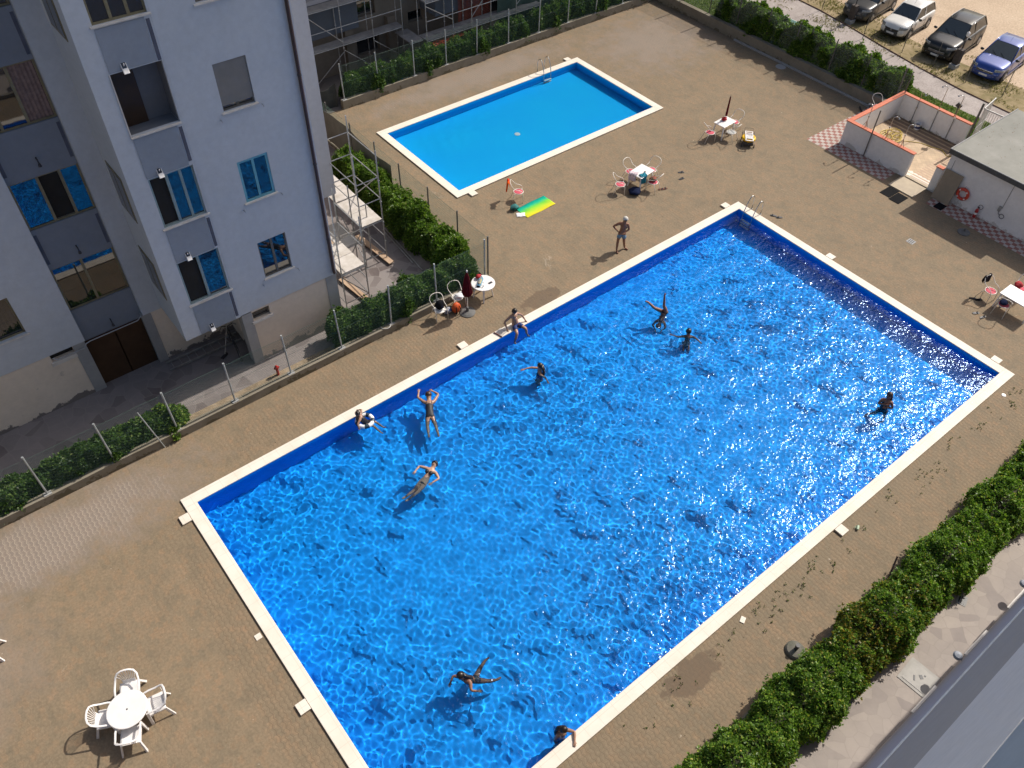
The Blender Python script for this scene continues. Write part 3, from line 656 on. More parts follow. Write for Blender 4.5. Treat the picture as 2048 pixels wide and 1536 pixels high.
for x in (18.5, 21.1, 26.9, 31.0): MB().box(x, x+.5, 20.4, 20.74, -.02, 2.34).build('pillar', M_SBE, sb)
MB().box(40, 75, 18.1, 40, 0, 29).build('shade_block', M_SBL, sb)  # unseen tall block, added to throw shade over this building

M_TUBE = pmat('galvanised_tube', (.42, .42, .41), (.30, .29, .28), 6, .45, metal=.6)
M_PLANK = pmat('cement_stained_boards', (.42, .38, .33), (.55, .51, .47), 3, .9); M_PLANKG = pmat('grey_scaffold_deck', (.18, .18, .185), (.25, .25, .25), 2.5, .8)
M_BOARD = pmat('pale_wood_plank', (.42, .28, .18), (.50, .36, .25), 2, .85)
def scaffold(label, posts, rails, decks, deck_m, r=.026, loc=(0, 0, 0)):
    t = thing('scaffold', label, 'scaffold', loc)
    for p in posts:
        x, y, h = p[:3]; z0 = p[3] if len(p) > 3 else 0
        pm = MB().tube([(x, y, z0), (x, y, h)], r, 7)
        for k in range(1, int(h/.95)): pm.lathe([(r*1.5, -.02), (r*1.9, 0), (r*1.5, .02)], 7, (x, y, k*.95))
        if not z0: pm.box(x-.07, x+.07, y-.07, y+.07, 0, .012)
        pm.build('upright', M_TUBE, t)
    for a, b in rails: MB().tube([a, b], r*.8, 6).build('rail', M_TUBE, t)
    for x0, x1, y0, y1, z in decks:
        d = MB(); n = 2
        for k in range(n):
            ya, yb = y0 + (y1-y0)*k/n + .008, y0 + (y1-y0)*(k+1)/n - .008
            d.box(x0, x1, ya, yb, z, z+.045)
        d.build('deck_board', deck_m, t)
        MB().tube([(x0, y0, z-.03), (x1, y0, z-.03)], r*.8, 6).tube([(x0, y1, z-.03), (x1, y1, z-.03)], r*.8, 6).build('rail', M_TUBE, t)
    return t
A = (11.63, 6.12); B = (10.66, 6.12); C = (11.63, 8.1); D = (10.66, 8.1); E_ = (9.76, 4.47); F_ = (8.74, 4.47); G_ = (9.76, 6.3); H_ = (8.74, 6.3)
rl = []
for z in (3.0, 3.95): rl += [((*A, z), (*C, z)), ((*B, z), (*D, z)), ((*A, z), (*B, z)), ((*C, z), (*D, z))]
for z in (.35, 1.1, 2.6, 3.5): rl += [((*E_, z), (*G_, z)), ((*F_, z), (*H_, z))]
rl += [((*E_, 1.68), (*F_, 1.68)), ((*E_, .3), (*F_, .3)), ((*A, .4), (*C, .4)), ((*A, 1.2), (*C, 1.2)), ((*A, .4), (*B, .4)), ((*A, 4.0), (*C, 2.1)), ((*E_, .3), (*F_, 1.6)), ((*B, .3), (*D, 1.9)), ((*B, 1.9), (*D, .3)), ((*C, 4.9), (*D, 4.9)), ((*A, 4.9), (*C, 4.9)), ((*G_, .2), (*B, 1.9)), ((*E_, 3.4), (*G_, 1.8))]
scaffold('sunlit tube scaffold with stained decks at the corner of the apartment building', [(*A, 5.1), (*B, 5.2), (*C, 5.6), (*D, 5.6), (*E_, 3.95), (*F_, 5.2), (*G_, 4.1), (*H_, 5.2), (11.2, 6.6, 2.6), (10.64, 6.8, 3.6)], rl,
         [(10.68, 11.61, 6.14, 8.08, 1.98), (8.76, 9.74, 4.5, 6.28, 1.70), (10.68, 11.61, 8.1, 10.0, 2.0), (9.78, 10.64, 6.35, 8.0, 1.2)], M_PLANK)
for x, y, rz, ln in ((11.5, 6.9, PI/2 + .08, 2.4), (9.55, 5.0, PI/2 + .1, 2.2), (10.1, 7.6, PI/2 - .2, 2.0)):
    o = tag(MB().cbox((0, 0, .09), (ln, .24, .05)).build('wooden_plank', M_BOARD, loc=(x, y, 0)), None, 'plank', 'loose planks under the scaffold'); o.rotation_euler.z = rz
    o['label'] = {11.5: 'pale plank on the ground under the taller scaffold bay', 9.55: 'pinkish plank on the ground under the low scaffold deck', 10.1: 'plank lying between the two scaffold bays'}[x]
o = tag(MB().tube([(12.65, 7.9, .05), (12.36, 4.6, .05)], .03, 6).tube([(12.52, 7.9, .05), (12.3, 5.2, .05)], .03, 6).build('spare_tubes', M_TUBE), 'two spare scaffold tubes lying on the ground beside the hedge', 'pipe')
px = [12.2, 14.0, 16.1, 17.9, 19.7, 21.5]
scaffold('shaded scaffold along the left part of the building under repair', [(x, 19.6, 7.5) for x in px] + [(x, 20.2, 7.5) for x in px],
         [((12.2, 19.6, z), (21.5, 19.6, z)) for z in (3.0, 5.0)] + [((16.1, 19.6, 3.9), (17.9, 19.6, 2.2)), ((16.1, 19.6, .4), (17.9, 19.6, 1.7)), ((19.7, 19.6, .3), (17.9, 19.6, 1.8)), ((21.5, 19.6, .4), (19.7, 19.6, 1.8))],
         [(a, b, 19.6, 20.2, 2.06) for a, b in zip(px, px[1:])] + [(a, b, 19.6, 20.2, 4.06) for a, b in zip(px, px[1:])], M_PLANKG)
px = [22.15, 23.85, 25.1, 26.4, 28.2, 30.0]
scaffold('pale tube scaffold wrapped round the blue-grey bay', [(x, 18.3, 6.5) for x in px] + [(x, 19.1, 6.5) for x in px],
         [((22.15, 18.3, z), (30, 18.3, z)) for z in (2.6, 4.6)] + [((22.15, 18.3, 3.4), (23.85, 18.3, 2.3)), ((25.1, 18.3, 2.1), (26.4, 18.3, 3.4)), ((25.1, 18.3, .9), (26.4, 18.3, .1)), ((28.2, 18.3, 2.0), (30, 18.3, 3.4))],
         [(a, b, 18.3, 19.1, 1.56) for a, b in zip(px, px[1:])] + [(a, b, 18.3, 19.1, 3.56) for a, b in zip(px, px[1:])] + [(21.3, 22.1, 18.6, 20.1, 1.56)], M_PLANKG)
# orange building site net under the deck
def net_mesh(x0, x1, y, z0, z1):
    mb = MB(); n = int((x1-x0)/.07)
    for i in range(n+1):
        x = x0 + (x1-x0)*i/n; mb.tube([(x, y + .05*math.sin(x*5), z0), (x + .03*math.sin(i), y + .05*math.sin(x*5+1), z1)], .012, 3, cap=False)
    for k in range(int((z1-z0)/.09)):
        z = z0 + .09*k; mb.tube([(x0 + (x1-x0)*u/12, y + .05*math.sin((x0 + (x1-x0)*u/12)*5), z + .03*math.sin(u*1.7)) for u in range(13)], .012, 3, cap=False)
    return mb
M_NET = pmat('orange_net', (.75, .12, .03), (.62, .09, .02), 6, .6)
tag(net_mesh(22.3, 24.6, 18.22, .15, 1.45).build('safety_net', M_NET), 'bright orange safety net hanging under the scaffold deck', 'net')
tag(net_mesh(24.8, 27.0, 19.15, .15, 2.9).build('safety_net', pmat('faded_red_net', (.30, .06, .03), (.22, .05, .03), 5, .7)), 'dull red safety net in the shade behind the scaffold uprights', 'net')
tag(MB().grid(lambda u, v: (27.2 + 4.5*u, 18.75 + .06*math.sin(u*20), .1 + 2.6*v), 40, 3).build('debris_sheet', pmat('dark_green_sheet', (.03, .06, .05), (.04, .075, .06), 2, .8), solid=.01), 'dark green debris sheet hung along the scaffold at the upper middle edge', 'sheet')
tag(MB().grid(lambda u, v: (14.9 + 1.35*u, 18.1 - .3*u + .05*math.sin(u*9), .0 + (1.25 - .25*math.sin(PI*u))*v), 14, 6).build('debris_sheet', pmat('black_sheet', (.035, .04, .04), (.05, .055, .05), 3, .8), solid=.01), 'sagging black sheet behind the corner of the apartment building', 'sheet')
# ladder and bicycle in the shaded passage under the bay
t = thing('ladder', 'grey metal ladder lying on the ground in the passage under the bay', 'ladder', (2.05, 5.85, .05), -.02)
for y in (0, -.42): MB().box(0, 2.7, y-.025, y+.025, 0, .07).build('side_rail', M_TUBE, t)
for k in range(9): MB().tube([(.15 + .3*k, -.42, .035), (.15 + .3*k, 0, .035)], .016, 6).build('rung', M_TUBE, t)
t = thing('bicycle', 'dark bicycle parked in the passage under the bay', 'bicycle', (4.35, 5.0, 0), R(82))
Mx = Matrix.Rotation(R(90), 4, 'X'); M_BIKE = pmat('black_bike_paint', (.02, .02, .022), rough=.35)
for x in (-.5, .52):
    wv = MB().torus((x, 0, .33), .31, .02, 28, 6, M=Mx).build('wheel', M_DARKPL, t)
    sp_ = MB()
    for k in range(10): a = PI*k/10; sp_.tube([(x-.3*math.cos(a), 0, .33-.3*math.sin(a)), (x+.3*math.cos(a), 0, .33+.3*math.sin(a))], .003, 3)
    sp_.build('spokes', M_STEEL, wv)
MB().tube([(-.5, 0, .33), (-.12, 0, .30), (-.22, 0, .78), (.36, 0, .80), (-.12, 0, .30)], .018, 6).tube([(.52, 0, .33), (.36, 0, .80), (.33, 0, .98)], .017, 6).tube([(-.5, 0, .33), (-.2, 0, .72)], .012, 6).build('frame', M_BIKE, t)
MB().tube([(.25, -.3, 1.0), (.36, -.2, 1.02), (.33, 0, .98), (.36, .2, 1.02), (.25, .3, 1.0)], .014, 6).build('handlebar', M_BIKE, t)
MB().ball((-.24, 0, .86), (.13, .08, .035)).build('saddle', M_DARKPL, t)
t = thing('hand_broom', 'pale broom handle leaning in the passage beside the bicycle', 'broom', (3.9, 5.0, 0))
MB().tube([(0, 0, 0.02), (.55, .35, 1.25)], .014, 6).build('handle', pmat('pale_handle', (.5, .47, .42), rough=.6), t); MB().cbox((-.02, -.02, .04), (.3, .08, .08), .5).build('brush', M_DARKPL, t)
# little red hydrant on the fence wall
t = thing('hydrant', 'small red hydrant post behind the fence wall', 'hydrant', (5.0, 3.0, 0))
MB().lathe([(.05, 0), (.05, .3), (.075, .32), (.075, .40), (.05, .44), (.02, .48)], 12).build('post', pmat('red_hydrant_paint', (.42, .025, .02), rough=.4), t)
MB().tube([(-.1, 0, .36), (.1, 0, .36)], .035, 8).build('outlet', pmat('red_hydrant_paint', (.42, .025, .02)), t)
# ------------------------------------------------------------------ walls, fences, hedges, ground cover
M_WALL = plaster('weathered_concrete', (.20, .175, .13), (.27, .24, .19), 1.2, (.06, (.14, .12, .08), (.15, .14, .10)))
M_WALLTOP = M_CEM
M_POST = pmat('galvanised_post', (.40, .43, .43), (.31, .33, .33), 4, .5, metal=.3)
M_POSTD = pmat('dark_fence_post', (.10, .095, .085), (.16, .15, .14), 4, .6, metal=.2)
M_WIRE = pmat('fence_wire', (.30, .35, .32), (.24, .28, .26), 4, .5, metal=.3)
M_WIREG = pmat('green_coated_wire', (.09, .16, .12), (.07, .13, .10), 4, .5)
def low_wall(label, x0, x1, y0, y1, h, step=None, axis='x'):
    t = thing('low_wall', label, 'wall')
    mb = MB(); n = max(2, int((max(x1-x0, y1-y0))/1.2)); r = random.Random(int(x0*7+y0*13))
    def fn(k, side):                                                # rough, slightly wavy coping line
        return h + r.uniform(-.012, .012)
    hs = [fn(k, 0) for k in range(n+1)]
    for k in range(n):
        if axis == 'x':
            a, b = x0 + (x1-x0)*k/n, x0 + (x1-x0)*(k+1)/n
            vs = [(a, y0, -.02), (b, y0, -.02), (b, y1, -.02), (a, y1, -.02), (a, y0, hs[k]), (b, y0, hs[k+1]), (b, y1, hs[k+1]), (a, y1, hs[k])]
        else:
            a, b = y0 + (y1-y0)*k/n, y0 + (y1-y0)*(k+1)/n
            vs = [(x1, a, -.02), (x1, b, -.02), (x0, b, -.02), (x0, a, -.02), (x1, a, hs[k]), (x1, b, hs[k+1]), (x0, b, hs[k+1]), (x0, a, hs[k])]
        mb.add(vs, [(4, 5, 6, 7), (0, 1, 5, 4), (2, 3, 7, 6)] + ([(3, 0, 4, 7)] if k == 0 else []) + ([(1, 2, 6, 5)] if k == n-1 else []))
    mb.build('wall_body', M_WALL, t)
    return t
def fence(label, posts, z0, z1, mw, mp, r=.032, mesh_to=None, pitch=.085, sag=0, stays=(), wr=.0028, block=True):
    """posts = [(x, y)] along one straight line"""
    t = thing('wire_fence', label, 'fence')
    rr = random.Random(len(posts)*31 + int(posts[0][0]))
    for x, y in posts:
        lx, ly = rr.uniform(-.05, .03), rr.uniform(-.03, .03)
        p = MB().tube([(x, y, z0), (x+lx, y+ly, z1)], r, 8).lathe([(r*1.1, 0), (r*1.1, .015)], 8, (x+lx, y+ly, z1)).build('post', mp, t)
        if block: MB().box(x-.12, x+.12, y-.08, y+.08, z0-.02, z0+.018).build('post_footing', M_CEM, p)
    for a, b in stays: MB().tube([a, b], r*.7, 6).build('stay', mp, t)
    a = Vector((*posts[0], 0)); b = Vector((*posts[-1], 0)); L = (b-a).length; d = (b-a)/L; H = (mesh_to or z1-.1) - z0 - .03
    mb = MB(); n = int((L + H)/pitch)
    for k in range(n):
        s = k*pitch - H
        for sg in (1, -1):
            p0, p1 = s, s + H                                       # wire running up and along
            u0, u1 = max(p0, 0), min(p1, L)
            if u1 <= u0: continue
            zA, zB = (u0-p0)/H, (u1-p0)/H
            if sg < 0: zA, zB = 1-zA, 1-zB
            q0 = a + d*u0 + Vector((0, 0, z0+.03+zA*H)); q1 = a + d*u1 + Vector((0, 0, z0+.03+zB*H))
            mb.tube([q0, q1], wr, 3, cap=False)
    for z in (z0+.05, z0+.03+H*.5, z0+.03+H):
        mb.tube([a + d*L*i/24 + Vector((0, 0, z - .03*abs(math.sin(PI*i*len(posts)/24)))) for i in range(25)], wr*1.5, 4, cap=False)
    mb.build('wire_mesh', mw, t)
    return t
low_wall('long low concrete wall between the courtyard and the pool deck', -45, 14.1, 2.36, 2.58, .35)
fence('wire fence on the low wall in front of the apartment building', [(x, 2.47) for x in (-9.4, -7.3, -5.22, -3.14, -1.03, 1.08, 3.15, 5.29, 7.36, 9.5, 11.58, 13.92)], .35, 2.2, M_WIREG, M_POST,
      stays=[((.48, 2.33, 0), (.18, 2.36, 1.95))])
fence('wire fence with a green sheet, running from the fence corner along the small pool', [(14.2, y) for y in (2.62, 4.66, 6.72, 8.82, 10.86, 12.85, 15.05, 17.2)], .02, 2.15, M_WIREG, M_POSTD, block=False)
low_wall('low concrete kerb under the fence beside the small pool', 14.1, 14.3, 2.6, 17.35, .12, axis='y')
tag(MB().grid(lambda u, v: (14.17 + .02*math.sin(u*30), 9.5 + 7.6*u, .15 + (1.55 - .1*math.sin(u*9))*v), 50, 4).build('shade_net', None or pmat('grey_green_shade_net', (.14, .14, .11), (.18, .175, .14), 3, .9), solid=.006), 'grey-green shade cloth tied to the fence at the left of the small pool', 'shade cloth')
low_wall('low concrete wall behind the small pool', 16.3, 38.6, 17.36, 17.6, .46)
fence('wire fence on the wall behind the small pool', [(x, 17.45) for x in (16.45, 18.5, 20.7, 22.75, 24.8, 27.0, 29.2, 31.4, 33.6, 35.8, 38.2)], .46, 2.35, M_WIREG, M_POST)
low_wall('shadowed concrete wall along the right end of the deck', 38.58, 38.85, .45, 17.58, .6, axis='y')
fence('wire fence with dark posts on the wall at the right end of the deck', [(38.95, y) for y in (.15, 2.55, 4.66, 6.2, 7.1, 9.05, 11.2, 13.3, 15.4, 17.3)], .55, 2.3, M_WIRE, M_POSTD, block=False)
low_wall('low mossy kerb wall under the long hedge', -12, 34, -15.62, -15.46, .22)
tag(MB().box(38.46, 38.56, 1.5, 10.8, .0, .09).build('drain_kerb', M_CEM), 'thin pale kerb at the foot of the shadowed wall', 'kerb')
tag(MB().lathe([(.0, .03), (.26, .03), (.29, 0)], 24).build('manhole', M_CEM, loc=(38.2, 7.1, 0)), 'round concrete manhole cover at the foot of the right wall', 'manhole')

def leaf_mat(name, stops, rough=.42, tr=.38):
    m, nt, b = newmat(name); g = N(nt, 'ShaderNodeNewGeometry')
    r = ramp(nt, stops); nt.links.new(g.outputs['Random Per Island'], r.inputs[0])
    v = ramp(nt, [(.3, (.72, .75, .7)), (.7, (1.2, 1.18, 1.1))]); nt.links.new(noise(nt, g.outputs['Position'], 1.3, 4, .6), v.inputs[0])
    c = mixc(nt, 1, r.outputs[0], v.outputs[0], 'MULTIPLY')
    nt.links.new(c, b.inputs['Base Color']); b.inputs['Roughness'].default_value = rough; b.inputs['Specular IOR Level'].default_value = .35
    t = N(nt, 'ShaderNodeBsdfTranslucent'); nt.links.new(mixc(nt, 1, c, (1.1, 1.3, .6), 'MULTIPLY'), t.inputs['Color'])
    mx = N(nt, 'ShaderNodeMixShader'); mx.inputs[0].default_value = tr; nt.links.new(b.outputs[0], mx.inputs[1]); nt.links.new(t.outputs[0], mx.inputs[2])
    nt.links.new(mx.outputs[0], nt.nodes['Material Output'].inputs[0]); return m
M_LEAF = leaf_mat('hedge_leaves', [(0, (0.065, 0.135, 0.026)), (.45, (0.135, 0.241, 0.040)), (.85, (0.230, 0.361, 0.056)), (.96, (0.372, 0.416, 0.076)), (1, (0.569, 0.459, 0.110))])
M_LEAFB = leaf_mat('autumnal_hedge_leaves', [(0, (0.065, 0.091, 0.016)), (.5, (0.143, 0.169, 0.029)), (.8, (0.273, 0.221, 0.039)), (1, (0.429, 0.273, 0.052))])
M_LEAFD = leaf_mat('dark_hedge_leaves', [(0, (0.034, 0.076, 0.024)), (.5, (0.071, 0.139, 0.034)), (.9, (0.128, 0.212, 0.051)), (1, (0.238, 0.289, 0.102))])
M_LEAFL = leaf_mat('light_hedge_leaves', [(0, (0.048, 0.099, 0.017)), (.5, (0.105, 0.190, 0.027)), (.9, (0.178, 0.281, 0.037)), (1, (0.323, 0.357, 0.085))])
M_TWIG = pmat('hedge_twigs', (.035, .032, .015), (.02, .025, .01), 3, .9)
def sprigs(n, L, W, pos, nrm, per=6, spread=.8, g=RNG, size=None):
    """leaf rosettes: positions (n,3), outward normals (n,3) -> diamond leaves, slightly folded"""
    m = n*per
    base = np.repeat(pos, per, 0); nn = np.repeat(nrm, per, 0)
    d = nn + g.normal(0, spread, (m, 3)); d /= np.linalg.norm(d, axis=1)[:, None]
    s = np.cross(d, nn + g.normal(0, .4, (m, 3))); s /= np.linalg.norm(s, axis=1)[:, None] + 1e-9
    up = np.cross(s, d)
    sz = g.uniform(.65, 1.25, (m, 1))*(1 if size is None else np.repeat(size, per)[:, None])
    a = base + d*L*.12*sz; tip = base + d*L*sz - up*L*.12*sz; mid = base + d*L*.58*sz
    l = mid + s*W*sz + up*W*.3*sz; r = mid - s*W*sz + up*W*.3*sz
    V = np.stack([a, r, tip, l], 1).reshape(-1, 3)
    return V, np.arange(m*4).reshape(m, 4)
def hedge(label, p0, p1, hw, h, z0, n, L, mat, seed, lump=.22, core=.72, ends=True, hvar=None, part2=None):
    """hedge along p0-p1; a lumpy rounded box filled with leaf rosettes round a dark twiggy core"""
    g = np.random.default_rng(seed); a = np.array(p0, float); b = np.array(p1, float); Ln = np.linalg.norm(b-a); t = (b-a)/Ln; q = np.array([-t[1], t[0]])
    ph = g.uniform(0, 6.28, 12)
    def lumps(u, th):
        return lump*(.5*np.sin(u*1.9+ph[0]+np.sin(th*2+ph[1])) + .35*np.sin(u*3.7+ph[2]+th*1.5) + .3*np.sin(u*6.3+ph[3]-2*th) + .22*np.sin(u*11+ph[4]+3*th))
    def surf(u, th, k):
        w = hw + lumps(u, th)*.8; hh = (h if hvar is None else h*hvar(u)) + lumps(u*1.07+3, th+1)
        c, s = np.cos(th), np.sin(th); e = .62                     # superellipse: th 0 = one side, pi = the other
        x = np.sign(c)*np.abs(c)**e*w*k; z = np.abs(s)**e*hh*k
        end = np.clip(np.minimum(u, Ln-u)/.45, 0, 1)**.5 if ends else 1
        return x*(.45+.55*end), z0 + z*(.55+.45*end)
    u = g.uniform(0, Ln, n); th = g.uniform(-.12, PI+.12, n); k = 1 - np.abs(g.normal(0, .10, n)) + (g.random(n) < .06)*g.uniform(.03, .16, n)
    x, z = surf(u, th, k)
    pos = np.stack([a[0]+t[0]*u+q[0]*x, a[1]+t[1]*u+q[1]*x, z], 1)
    nx, nz = np.cos(th), np.abs(np.sin(th)) + .35
    nr = np.stack([q[0]*nx, q[1]*nx, nz], 1) + g.normal(0, .25, (n, 3)); nr /= np.linalg.norm(nr, axis=1)[:, None]
    root = thing('hedge', label, 'hedge')
    V, F = sprigs(n, L, L*.24, pos, nr, 6, .75, g)
    if part2 is not None:
        pm = np.repeat(part2(pos, g), 6).astype(np.int32); npmesh('foliage', V, F, [mat, M_LEAFB], root, mi=pm)
    else: npmesh('foliage', V, F, mat, root)
    # core
    nu, nv = max(8, int(Ln/.25)), 12; U, T = np.meshgrid(np.linspace(.12, Ln-.12, nu+1), np.linspace(-.1, PI+.1, nv+1), indexing='ij')
    X, Z = surf(U, T, core); Pc = np.stack([a[0]+t[0]*U+q[0]*X, a[1]+t[1]*U+q[1]*X, Z], -1).reshape(-1, 3)
    ii = (np.arange(nu)[:, None]*(nv+1) + np.arange(nv)[None]).ravel()
    npmesh('twigs', Pc, np.stack([ii, ii+nv+1, ii+nv+2, ii+1], 1), M_TWIG, root)
    return root
brown = lambda pos, g: ((np.abs(pos[:, 0]-12.6) < 1.2*g.random(len(pos))**.4) & (g.random(len(pos)) < .62)) | ((np.abs(pos[:, 0]-14.6) < .5) & (g.random(len(pos)) < .3))
hedge('long lush green hedge along the path in the lower right corner', (4.5, -16.22), (27, -16.22), .74, 1.25, .05, 44000, .092, M_LEAF, 1, lump=.22, part2=brown)
hedge('dark hedge behind the fence corner, nearest the large pool', (7.25, 3.05), (13.75, 3.05), .45, 1.15, .05, 9000, .115, M_LEAFD, 2)
hedge('deep green hedge along the fence beside the small pool', (13.35, 3.3), (13.35, 12.6), .62, 1.45, .05, 13000, .12, M_LEAFL, 3, lump=.26)
hedge('low leafy hedge at the left edge between courtyard and deck', (-12, 2.95), (.9, 2.95), .36, .85, .1, 11000, .115, M_LEAFD, 4, lump=.2)
hedge('clipped hedge behind the wall at the top, left of its gap', (16.6, 17.95), (28.6, 17.95), .42, 1.1, .2, 11000, .125, M_LEAFD, 5, lump=.2)
hedge('hedge behind the wall at the top, right of its gap', (28.7, 17.98), (38.4, 17.98), .4, 1.25, .2, 8000, .125, M_LEAFD, 6, lump=.24)
hedge('bright green hedge on the wall at the right end of the deck', (39.55, 1.0), (39.55, 12.6), .62, 1.35, .45, 14000, .14, M_LEAFL, 7, lump=.32)
def bush(label, x, y, r, h, n, L, mat, seed, z0=0):
    g = np.random.default_rng(seed); u = g.normal(0, 1, (n, 3)); u[:, 2] = np.abs(u[:, 2]); u /= np.linalg.norm(u, axis=1)[:, None]
    k = 1 + .22*np.sin(u[:, 0]*5+seed)*np.sin(u[:, 1]*4+2*seed) - np.abs(g.normal(0, .16, n))
    pos = u*k[:, None]*np.array([r, r, h]) + np.array([0, 0, z0])
    t = thing('bush', label, 'bush', (x, y, 0)); V, F = sprigs(n, L, L*.25, pos, u, 6, .8, g); npmesh('foliage', V, F, mat, t)
    MB().ball((0, 0, z0), (r*.7, r*.7, h*.72), 12, 6).build('twigs', M_TWIG, t); return t
bush('rounded bush poking through the fence at the end of the left hedge', 1.05, 2.95, .55, .95, 1500, .12, M_LEAFL, 3)
bush('bright bush at the near end of the right wall hedge', 40.3, 1.3, .8, 1.6, 1600, .14, M_LEAFL, 8)
bush('sprawling bush beside the table tennis table', 40.6, 10.2, .9, 1.35, 1500, .14, M_LEAFL, 9)
bush('leafy bush at the far end of the right wall hedge', 39.6, 12.4, .85, 1.7, 1600, .14, M_LEAFD, 10)

# weeds in the paving along the right edge of the large pool, lawn grass, fallen leaves
def blades(name, pos, L, W, mat, seed, per=5, up=1.0, spread=.6):
    g = np.random.default_rng(seed); n = len(pos); nr = np.tile(np.array([0, 0, up]), (n, 1)) + g.normal(0, spread, (n, 3)); nr /= np.linalg.norm(nr, axis=1)[:, None]
    V, F = sprigs(n, L, W, pos, nr, per, spread, g); o = npmesh(name, V, F, mat); o['kind'] = 'stuff'; return o
g = np.random.default_rng(21)
cl = np.array([(8.2, -13.75), (10.1, -13.8), (11.7, -13.72), (12.0, -14.05), (12.6, -13.8), (13.3, -13.95), (13.9, -13.75), (14.4, -14.15), (18.3, -13.7), (19.6, -13.85), (20.3, -14.0), (21.8, -13.7), (23.2, -13.9), (25.6, -13.8), (25.0, -14.1)])
pos = np.concatenate([c + g.normal(0, (.22, .10), (6, 2)) for c in cl] + [g.uniform((6, -14.4), (26, -13.6), (40, 2))])
o = blades('weeds', np.c_[pos, np.full(len(pos), .01)], .075, .013, leaf_mat('weed_leaves', [(0, (.05, .085, .02)), (1, (.12, .16, .05))]), 5, 6, 1.0, .8); o['label'] = 'small weeds growing in the paver joints along the pool'
n = 15000; gx = g.uniform(38.9, 42.9, n); gy = g.uniform(-6.4, 17, n); ok = (gx < 42.2 + np.clip((gy-.4)*.15, 0, 1)); gp = np.c_[gx, gy, np.zeros(n)][ok]
o = blades('grass', gp, .10, .016, leaf_mat('grass_blades', [(0, (0.068, 0.128, 0.027)), (.6, (0.115, 0.189, 0.041)), (1, (0.257, 0.257, 0.095))], .7), 6, 4, 1.2, .5); o['label'] = 'short green lawn grass between the right wall and the footpath'
n = 9000; gx = g.uniform(44.4, 48.6, n); gy = g.uniform(-6, 16, n); k = np.sin(gx*2.1+gy*.9)+np.sin(gy*1.7-gx)+g.normal(0, .7, n)
o = blades('dry_grass', np.c_[gx, gy, np.zeros(n)][k > .5], .09, .016, leaf_mat('dry_blades', [(0, (.10, .12, .03)), (.5, (.22, .19, .08)), (1, (.34, .27, .14))], .8), 7, 4, 1.0, .6); o['label'] = 'patchy dry grass on the verge in front of the parked cars'
n = 900; a = g.random(n); px_ = np.where(a < .35, g.uniform(1, 27, n), g.uniform(-12, 38, n)); py_ = np.where(a < .35, g.normal(.55, .4, n), np.where(a < .6, g.normal(-13.9, .45, n), g.uniform(-15, 16, n)))
ok = ~((px_ > -.1) & (px_ < 26.6) & (py_ < .1) & (py_ > -13.5)) & ~((px_ > 16.3) & (px_ < 29.7) & (py_ > 7.7) & (py_ < 14.6)) & ~((px_ < 14.4) & (py_ > 2.2)) & ~((px_ > 33) & (py_ < .6) & (py_ > -12))
lp = np.c_[px_, py_, np.full(n, .012)][ok]
V, F = sprigs(len(lp), .05, .014, lp, np.tile((g.normal(0, .1), 1., .1), (len(lp), 1)), 1, .5, g); V[:, 2] = .006 + np.abs(V[:, 2]-.012)*.15
o = npmesh('fallen_leaves', V, F, leaf_mat('dead_leaves', [(0, (.04, .03, .015)), (.6, (.10, .06, .03)), (1, (.2, .14, .07))], .8)); o['kind'] = 'stuff'; o['label'] = 'scattered dead leaves and bits of litter on the deck'
n = 260; g2 = np.random.default_rng(4); lp = np.c_[g2.uniform(35, 40, n), g2.uniform(-12, -5.2, n), np.full(n, 2.476)]
o_rl = (lp, sprigs(n, .06, .018, lp, np.tile((.2, 1., .05), (n, 1)), 1, .5, g2))
